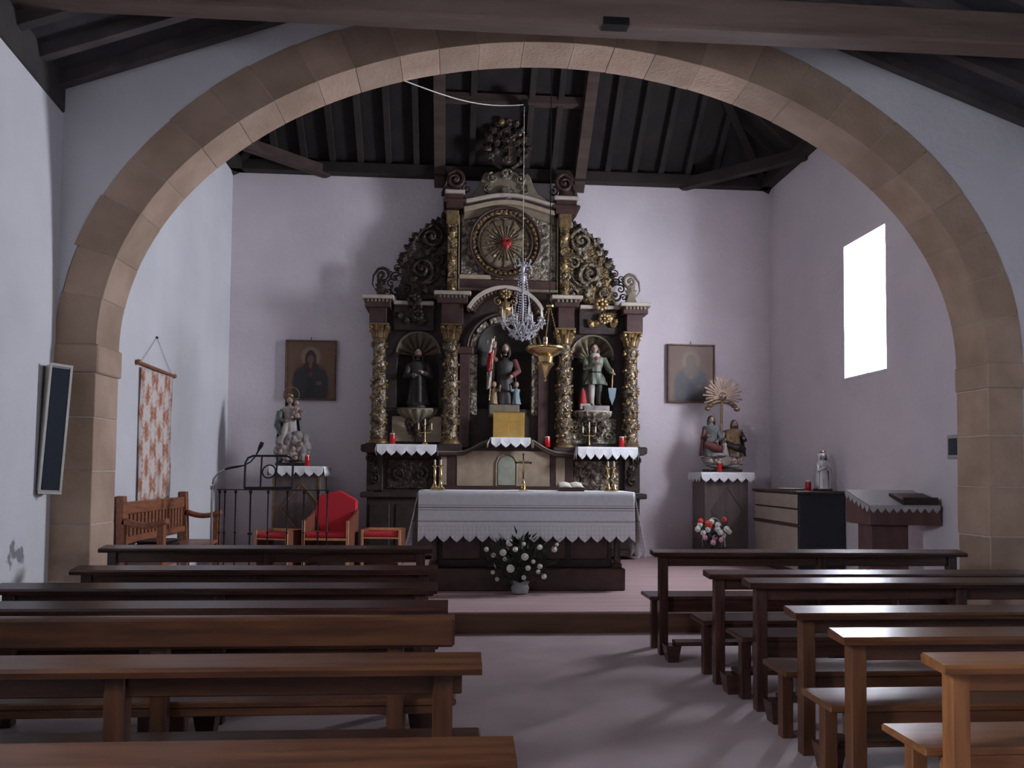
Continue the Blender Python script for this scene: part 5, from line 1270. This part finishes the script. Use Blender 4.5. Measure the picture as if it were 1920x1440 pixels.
# upper storey
rbox('upper_wall', 'darkwood', 838, 1066, 392, 562, 12.16, 12.48)
up_ = rbox('upper_panel', 'carvedsilver', 862, 1042, 402, 522, 12.12, 12.18, .008)
rbox('upper_sill', 'cream', 858, 918, 516, 524, 12.05, 12.2); rbox('upper_base', 'redbrown', 856, 1046, 524, 545, 12.08, 12.3); rbox('upper_base_line', 'shell', 856, 1046, 541, 546, 12.05, 12.3)
for x, x2 in ((845, 0), (1057, 0)):
    rbox('upper_pilaster', 'carved', x-9, x+9, 405, 555, 12.03, 12.2, .01)
    rbox('pilaster_capital', 'gilt', x-12, x+12, 398, 424, 11.99, 12.2, .016)
    m = MB()
    for k in range(5): acanthus(m, RX(x), RZ(432+k*26+18), .10, .17, 12.02, PI if k % 2 else 0)
    m.build('pilaster_ornament', 'gilt', rt, smooth=True)
    rbox('pilaster_edge', 'shell', (x+11 if x < 900 else x-14), (x+14 if x < 900 else x-11), 405, 555, 12.06, 12.2)
T = (RX(945), 12.1, RZ(455))
rg = MB().lathey([(.40, .06), (.535, .06), (.545, -.02), (.50, -.075), (.455, -.045), (.42, -.03), (.395, .03)], T, 48).build('tondo_ring', 'carved', rt, smooth=True)
MB().tube([(T[0]+math.cos(2*PI*k/48)*.535, 12.03, T[2]+math.sin(2*PI*k/48)*.535) for k in range(48)], .022, 8, closed=True).build('ring_moulding', 'redbrown', rg, smooth=True)
MB().tube([(T[0]+math.cos(2*PI*k/48)*.41, 12.04, T[2]+math.sin(2*PI*k/48)*.41) for k in range(48)], .016, 8, closed=True).build('inner_moulding', 'redbrown', rg, smooth=True)
m = MB()
for k in range(40):
    a = 2*PI*k/40; m.ball((T[0]+math.cos(a)*.475, 12.03, T[2]+math.sin(a)*.475), (.026, .02, .026), 7, 5)
stuff(m.build('ring_beads', 'gilt', rg, smooth=True))
dk = MB().lathey([(0, .0), (.36, .0), (.40, .03), (.40, .05)], T, 40).build('tondo_disc', 'shell', rt, smooth=True)
for k in range(28):
    a = 2*PI*k/28; d = Vector((math.cos(a), 0, math.sin(a))); u = Vector((-d.z, 0, d.x)); c0 = Vector((T[0], 12.085, T[2])); l0 = .37 if k % 2 else .27
    MB().hexa([c0+d*.07-u*.005+Vector((0, -.008, 0)), c0+d*.07+u*.005+Vector((0, -.008, 0)), c0+d*.07+u*.005+Vector((0, .01, 0)), c0+d*.07-u*.005+Vector((0, .01, 0)), c0+d*l0-u*.017+Vector((0, -.004, 0)), c0+d*l0+u*.017+Vector((0, -.004, 0)), c0+d*l0+u*.017+Vector((0, .01, 0)), c0+d*l0-u*.017+Vector((0, .01, 0))]).build('ray', 'gilt' if k % 2 else 'carvedsilver', dk)
hx, hz = RX(947), RZ(459)
m = MB()
for s in (-1, 1): m.ball((hx+s*.034, 12.03, hz+.02), (.05, .045, .055), 12, 8)
m.lathe([(.004, -.10), (.03, -.06), (.065, .0), (.06, .03)], (hx, 12.03, hz), 14, 1, .7)
m.build('heart', 'heartred', dk, smooth=True)
m = MB()
for k in range(5): m.tube([(hx, 12.03, hz+.05), (hx+(k-2)*.018, 12.02, hz+.10+.02*(k % 2))], [.016, .005], 6)
m.build('flame', 'flagred', dk, smooth=True)
# upper entablature
for x0, x1, yy in ((830, 868, 362), (1036, 1082, 367)):
    rbox('upper_cornice', 'paleledge', x0, x1, yy, yy+6, 11.95, 12.45, .008); rbox('upper_entablature', 'redbrown', x0+3, x1-3, yy+6, yy+32, 12.0, 12.45, .008)
    rbox('upper_entablature_step', 'redbrown', x0-3, x1+3, yy+16, yy+22, 11.97, 12.45, .008)
def arcmould(name, mt, yl, yc, yr, t_, Y0, Y1):
    l = [(866+172*k/20, yl+(yr-yl)*k/20-(((yl+yr)/2)-yc)*math.sin(PI*k/20)**1.3) for k in range(21)]
    return MB().prism(PP(l+[(x, y+t_) for x, y in l[::-1]]), Y0, Y1).build(name, mt, rt, bev=.006)
arcmould('arched_moulding', 'paleledge', 378, 364, 381, 6, 11.98, 12.4); arcmould('arched_moulding', 'darkwood', 384, 370, 387, 8, 12.04, 12.4)
arcmould('arched_moulding', 'cream', 390, 375, 393, 8, 12.02, 12.4); arcmould('arched_moulding', 'shell', 398, 383, 401, 14, 12.09, 12.4)
# crest
MB().prism(PP([(866, 372), (880, 366), (892, 352), (898, 336), (903, 324), (910, 320), (920, 324), (932, 318), (948, 317), (962, 318), (975, 325), (986, 320), (993, 328), (998, 344), (1006, 358), (1020, 366), (1036, 374), (1036, 382), (866, 382)]), 12.10, 12.36).build('crest_base', 'shell', rt, bev=.02)
m = MB(); acanthus(m, RX(947), RZ(350), .28, -.0+.26, 12.05, PI); rosette(m, RX(947), RZ(326), .10, 12.05, 10)
for s in (-1, 1):
    scroll(m, RX(946+s*26), RZ(334), .09, 1.5, PI/2, s, 12.07, .26); scroll(m, RX(946+s*34), RZ(352), .08, 1.5, -PI/2, -s, 12.07, .24)
m.build('crest_cartouche', 'carvedsilver', rt, smooth=True)
for s, cx in ((-1, 847), (1, 1060)):
    m = MB(); scroll(m, RX(cx-s*2), RZ(336), .15, 1.7, PI/2, -s, 12.15, .26, [(RX(cx+s*10), RZ(326)), (RX(cx+s*16), RZ(345)), (RX(cx+s*24), RZ(362))])
    m.prism(PP([(cx-s*18, 362), (cx+s*24, 362), (cx+s*14, 344), (cx+s*8, 326), (cx-s*4, 320), (cx-s*14, 330), (cx-s*10, 350)]), 12.18, 12.30)
    m.build('pediment_volute', 'redbrown', rt, smooth=True)
    m = MB(); scroll(m, RX(cx-s*24), RZ(352), .08, 1.5, PI/2, s, 12.15, .26); m.build('pediment_scroll', 'carveddark', rt, smooth=True)
m = MB()
for s in (-1, 1):
    pts = [(RX(945+s*x), 11.98, RZ(y)) for x, y in ((10, 318), (26, 308), (34, 292), (32, 274), (22, 264), (14, 270))]; m.tube(pts, [.03, .035, .04, .035, .025, .012], 8)
    for x, y, a in ((30, 304, -.9), (36, 290, -1.1), (34, 274, -.6), (22, 300, -.3), (18, 282, -.5), (12, 268, -.3), (24, 258, -.7), (16, 246, -.5)): acanthus(m, RX(945+s*x*.8), RZ(y), .13, .19, 11.9, s*a)
for y in (316, 298, 280, 262, 248): acanthus(m, RX(945), RZ(y), .18, .24, 11.88)
rosette(m, RX(934), RZ(242), .055, 11.85); m.build('crest_foliage', 'carveddark', rt, smooth=True)
for s in (-1, 1): MB().tube([(RX(945+s*x), 11.93, RZ(y)) for x, y in ((24, 308), (33, 296), (34, 284), (28, 274))], [.014, .02, .018, .008], 8).build('gilt_curl', 'gilt', rt, smooth=True)
for x, y, r in ((934, 240, .05), (968, 262, .035), (957, 272, .026)): MB().ball((RX(x), 11.82, RZ(y)), (r, r*.8, r*1.1), 10, 7).build('gilt_bud', 'gilt', rt, smooth=True)
MB().tube([(RX(949), 11.86, RZ(310)), (RX(949), 11.86, RZ(284))], .012, 6).build('gilt_stem', 'gilt', rt, smooth=True)
# wings of scrollwork beside the upper storey
for s, bx_ in ((-1, 945), (1, 951)):
    F_ = lambda l: PP([(bx_+s*x, y) for x, y in l])
    MB().prism(F_([(108, 412), (116, 402), (124, 412), (132, 408), (138, 422), (150, 424), (158, 436), (170, 440), (176, 454), (186, 462), (188, 478), (196, 486), (194, 502), (200, 512), (198, 530), (206, 545), (206, 562), (108, 562)]), 12.20, 12.34).build('wing_board', 'carveddark' if s < 0 else 'carved', rt, bev=.012)  # left wing darker than its mirror: shade put into the colour
    m = MB(); W = 12.17
    scroll(m, RX(bx_+s*140), RZ(444), .19, 1.7, PI*.5, -s, W, .22, F_([(160, 436), (176, 456), (184, 470)]))
    scroll(m, RX(bx_+s*158), RZ(506), .20, 1.8, -PI*.5, s, W, .22, F_([(140, 530), (126, 520), (118, 500)]))
    scroll(m, RX(bx_+s*126), RZ(486), .11, 1.5, PI, s, W, .24); scroll(m, RX(bx_+s*122), RZ(545), .10, 1.5, 0, -s, W, .24); scroll(m, RX(bx_+s*186), RZ(545), .11, 1.5, PI/2, -s, W, .24)
    for x, y, a in ((120, 420, .2), (132, 470, -.6), (150, 478, .5), (172, 470, -.5), (186, 492, -.9), (176, 530, .4), (140, 512, 0), (150, 552, -.2), (118, 516, .4), (164, 452, -.7)): acanthus(m, RX(bx_+s*x), RZ(y), .11, .17, W, s*a)
    m.build('wing_scrollwork', 'carveddark' if s < 0 else 'carvedsilver', rt, smooth=True)  # left scrolls carry the shade in their colour too
    m = MB()
    for k, (x, y) in enumerate(((110, 408), (118, 400), (127, 410), (136, 414), (146, 422), (156, 432), (167, 438), (175, 448), (183, 460), (190, 474), (195, 486), (197, 500), (200, 514))):
        acanthus(m, RX(bx_+s*(x-4)), RZ(y+10), .10, .15, 12.2, -s*(.15+.09*k)); m.ball((RX(bx_+s*x), 12.24, RZ(y)), .032, 8, 6)
    m.build('wing_fringe', 'carveddark', rt, smooth=True)
    m = MB()                                   # openwork between wing and finial
    for x, y, r in ((206, 545, .09), (208, 520, .08), (216, 532, .07), (205, 503, .06), (218, 512, .055), (222, 548, .06)): scroll(m, RX(bx_+s*x), RZ(y), r, 1.4, random.uniform(0, 6), s, 12.22, .24)
    m.build('openwork', 'carveddark', rt, smooth=True)
    m = MB(); fx = bx_+s*234                   # outer finial
    scroll(m, RX(fx-s*2), RZ(520), .115, 1.6, PI*.5, -s, 12.15, .3, F_([(240, 508), (249, 520), (251, 536), (246, 545)]))
    acanthus(m, RX(fx), RZ(556), .2, .3, 12.14); m.prism(PP([(fx-10, 560), (fx+10, 560), (fx+5, 546), (fx-5, 546)]), 12.1, 12.26)
    m.build('finial', 'shell' if s > 0 else 'carveddark', rt, smooth=True)  # left finial darker, its shade painted in

# ---------------------------------------------------------------- on the altarpiece
lace_cloth('lace_cloth', 'white scalloped cloth on the left ledge of the altarpiece', RX(713), RX(820), 11.66, 12.0, RZ(837), .165, 6, group='scalloped white cloths')
lace_cloth('lace_cloth', 'white scalloped cloth on the right ledge of the altarpiece', RX(1077), RX(1184), 11.66, 12.0, RZ(838), .19, 7, group='scalloped white cloths')
for x0, x1, y in ((716, 818, 838), (1079, 1182, 839)): MB().box(RX(x0), RX(x1), 11.69, 12.1, RZ(y)-.05, RZ(y)-.003).build('side_ledge', 'darkwood', rt, bev=.006)
zt_ = RZ(824)+.012
tb_ = MB().box(RX(918), RX(988), 11.72, 12.0, zt_-.035, zt_-.004).build('tabernacle_ledge', 'redbrown', rt)
lace_cloth('lace_cloth', 'small white scalloped cloth under the golden tabernacle', RX(920), RX(990), 11.68, 11.99, zt_, .15, 4, flare=.03, group='scalloped white cloths')
p = Vector((RX(953), 11.92, zt_+.006)); hw, hh = 29*U, RZ(774)-zt_-.006
t = thing('tabernacle', tuple(p), 'golden box tabernacle with engraved doors in the middle of the altarpiece', 'tabernacle')
MB().box(p.x-hw, p.x+hw, 11.82, 12.0, p.z, p.z+hh).build('body', 'goldplate', t, bev=.008)
for s in (-1, 1): MB().box(p.x+(0.004 if s > 0 else -hw+.012), p.x+(hw-.012 if s > 0 else -.004), 11.812, 11.825, p.z+.015, p.z+hh-.015).build('door', 'goldplate', t, bev=.004)
MB().box(p.x-hw*.75, p.x+hw*.75, 11.806, 11.814, p.z+hh*.62, p.z+hh*.63).build('engraved_line', 'brass', t)
for s in (-1, 1): MB().ball((p.x+s*.03, 11.805, p.z+hh*.45), .011, 8, 6).build('knob', 'brass', t, smooth=True)
votive('red votive candle on the left ledge of the altarpiece', (RX(740), 11.76, RZ(837)+.005), .042, .165)
votive('red votive candle on the right ledge of the altarpiece', (RX(1159), 11.78, RZ(838)+.005), .042, .165)
votive('red votive candle right of the tabernacle', (RX(1025), 11.93, RZ(843)+.04), .046, .165)
def candelabrum(label, x, y, h):
    p = Vector((RX(x), 11.84, RZ(y)+.006)); t = thing('candelabrum', tuple(p), label, 'candelabrum', 'three armed candelabra')
    MB().lathe([(.05, 0), (.05, .01), (.015, .03), (.009, .06), (.009, h*.5), (.018, h*.52), (.009, h*.55), (.009, h*.78)], p, 12).build('stem', 'brass', t, smooth=True)
    for s in (-1, 0, 1):
        e = p+Vector((s*.095, 0, h*(.78 if s == 0 else .60)))
        if s: MB().tube([p+Vector((0, 0, h*.5)), p+Vector((s*.05, 0, h*.46)), p+Vector((s*.09, 0, h*.5)), e], .006, 6).build('arm', 'brass', t, smooth=True)
        MB().lathe([(.008, -.01), (.022, 0), (.022, .006), (.010, .008)], e, 10).build('drip_pan', 'brass', t, smooth=True)
        MB().lathe([(.010, .0), (.010, .085), (.003, .095)], e, 8).build('candle', 'wax', t, smooth=True)
candelabrum('thin three armed candelabrum on the left ledge of the altarpiece', 799, 836, .36)
candelabrum('thin three armed candelabrum on the right ledge of the altarpiece', 1101, 838, .36)
m = Vector((RX(1022), 12.0, RZ(846)))

# saints in the niches
def niche_base(cx, row, Y=12.2): return Vector((RX(cx), Y, RZ(row)))
b = niche_base(783, 766)
t = thing('statue', tuple(b), 'dark robed saint statue in the shadowed left niche', 'statue')
MB().lathe([(.17, 0), (.17, .03), (.14, .045)], b, 20).build('base', 'darkwood', t)
m = MB(); robe(m, b+Vector((0, 0, .045)), .78, .34, .26, 9); m.build('robe', 'robe_dark', t, smooth=True)
m = MB(); m.tube([b+Vector((.02, -.13, .5)), b+Vector((.03, -.14, .3)), b+Vector((.03, -.13, .08))], [.035, .035, .04], 8).build('scapular', 'robe_dark', t, smooth=True)
head(t, b+Vector((0, -.03, .84)), .075, long_hair=True, beard=True)
arm(t, [b+Vector((-.13, -.01, .65)), b+Vector((-.19, -.08, .47)), b+Vector((-.06, -.17, .48))], .042, 'robe_dark'); arm(t, [b+Vector((.13, -.01, .65)), b+Vector((.19, -.08, .47)), b+Vector((.08, -.17, .52))], .042, 'robe_dark')

b = niche_base(947, 775, 12.15)
t = thing('statue', tuple(b), 'saint with a red and white banner above the tabernacle, two children at his feet', 'statue')
MB().box(b.x-.24, b.x+.22, b.y-.12, b.y+.15, b.z-.06, b.z+.14).build('base', 'shell', t, bev=.01)
f = b+Vector((0, 0, .14))
m = MB(); robe(m, f, .78, .38, .28, 9); m.build('robe', 'robe_dark', t, smooth=True)
m = MB(); m.grid(lambda u, v: (f.x+math.cos(PI*(-.1+1.2*u))*(.21-.07*v), f.y+.01+math.sin(PI*(-.1+1.2*u))*(.16-.05*v), f.z+.05+.62*v), 24, 8).build('mantle', 'robe_red', t, smooth=True, solid=.012)
m = MB(); m.ball(f+Vector((0, -.055, .58)), (.105, .06, .12), 12, 8); m.build('breastplate', 'armour', t, smooth=True)
head(t, f+Vector((.0, -.04, .86)), .075, beard=True)
arm(t, [f+Vector((-.14, -.01, .67)), f+Vector((-.20, -.06, .72)), f+Vector((-.17, -.12, .86))], .045, 'robe_red'); arm(t, [f+Vector((.14, -.01, .67)), f+Vector((.2, -.08, .5)), f+Vector((.10, -.18, .42))], .045, 'robe_red')
MB().tube([f+Vector((-.24, -.13, .05)), f+Vector((-.17, -.14, 1.02))], .011, 8).build('banner_pole', 'gilt', t, smooth=True)
for z0, z1, mt in ((.78, .99, 'robe_white'), (.50, .78, 'flagred'), (.24, .50, 'robe_white')):
    MB().grid(lambda u, v: (f.x-.175-.055*(1-(z0+(z1-z0)*v))-.10*u*(.5+.5*(z0+(z1-z0)*v)), f.y-.15+.02*math.sin(u*7+v*3), f.z+z0+(z1-z0)*v-.03*u), 6, 6).build('banner', mt, t, smooth=True, solid=.006)
for s, rm in ((-1, 'robe_gold'), (1, 'bluepaint')):
    c = f+Vector((s*.17, -.10, 0)); m = MB(); robe(m, c, .27, .14, .12, 7); o = m.build('child', rm, t, smooth=True)
    m = MB(); m.ball(c+Vector((0, -.01, .295)), (.038, .04, .046), 10, 8); m.build('child_head', 'skin', o, smooth=True); m = MB(); m.ball(c+Vector((0, .012, .31)), (.041, .04, .04), 10, 7); m.build('child_hair', 'hairlight', o, smooth=True)
    arm(o, [c+Vector((-s*.04, -.02, .21)), c+Vector((-s*.08, -.06, .20)), c+Vector((-s*.09, -.08, .25))], .018, rm)

b = niche_base(1118, 768, 12.14)
t = thing('statue', tuple(b), 'farmer saint in a green tunic holding a spade in the right niche', 'statue')
MB().box(b.x-.20, b.x+.20, b.y-.13, b.y+.13, b.z, b.z+.08).build('base', 'cloud', t, bev=.008)
f = b+Vector((0, 0, .08))
for s in (-1, 1):
    m = MB(); m.tube([f+Vector((s*.055, 0, .42)), f+Vector((s*.06, -.02, .22)), f+Vector((s*.055, 0, .03))], [.06, .05, .035], 10); m.ball(f+Vector((s*.055, -.05, .02)), (.035, .075, .025), 8, 6); m.build('leg', 'robe_white' if s < 0 else 'robe_dark', t, smooth=True)
m = MB(); robe(m, f+Vector((0, 0, .33)), .50, .34, .26, 9, prof=[(0, 1.0), (.04, .99), (.2, .80), (.38, .56), (.5, .62), (.66, .80), (.76, .84), (.84, .74), (.90, .40), (.95, .26), (1.0, .22)], amp=.16); m.build('tunic', 'robe_green', t, smooth=True)
MB().tube([f+Vector((math.cos(2*PI*k/20)*.10, math.sin(2*PI*k/20)*.08, .52)) for k in range(20)], .013, 6, closed=True).build('belt', 'robe_dark', t, smooth=True)
MB().ball(f+Vector((-.02, -.07, .77)), (.08, .06, .05), 10, 7).build('collar', 'robe_white', t, smooth=True)
head(t, f+Vector((-.02, -.02, .89)), .072, long_hair=True)
arm(t, [f+Vector((-.14, 0, .73)), f+Vector((-.17, -.08, .58)), f+Vector((-.02, -.17, .62))], .042, 'robe_green'); arm(t, [f+Vector((.13, 0, .73)), f+Vector((.19, -.05, .58)), f+Vector((.23, -.13, .52))], .042, 'robe_green')
MB().ball(f+Vector((-.01, -.16, .72)), (.03, .02, .03), 8, 6).build('red_flower', 'flagred', t, smooth=True)
sp2 = MB().tube([f+Vector((.24, -.16, .55)), f+Vector((.23, -.14, .25))], .010, 8).build('spade_handle', 'gilt', t, smooth=True)
MB().prism([(f.x+.17, f.z+.27), (f.x+.30, f.z+.27), (f.x+.28, f.z+.12), (f.x+.235, f.z-.0), (f.x+.19, f.z+.12)], f.y-.15, f.y-.135).build('spade_blade', 'bluepaint', t, bev=.003)
MB().lathe([(.07, 0), (.065, .06), (.035, .22), (.01, .27)], f+Vector((-.20, -.04, -.0)), 12).build('red_sack', 'flagred', t, smooth=True)
MB().box(f.x-.25, f.x-.09, f.y-.11, f.y+.02, f.z-.06, f.z+.03).build('white_block', 'robe_white', t, bev=.01)
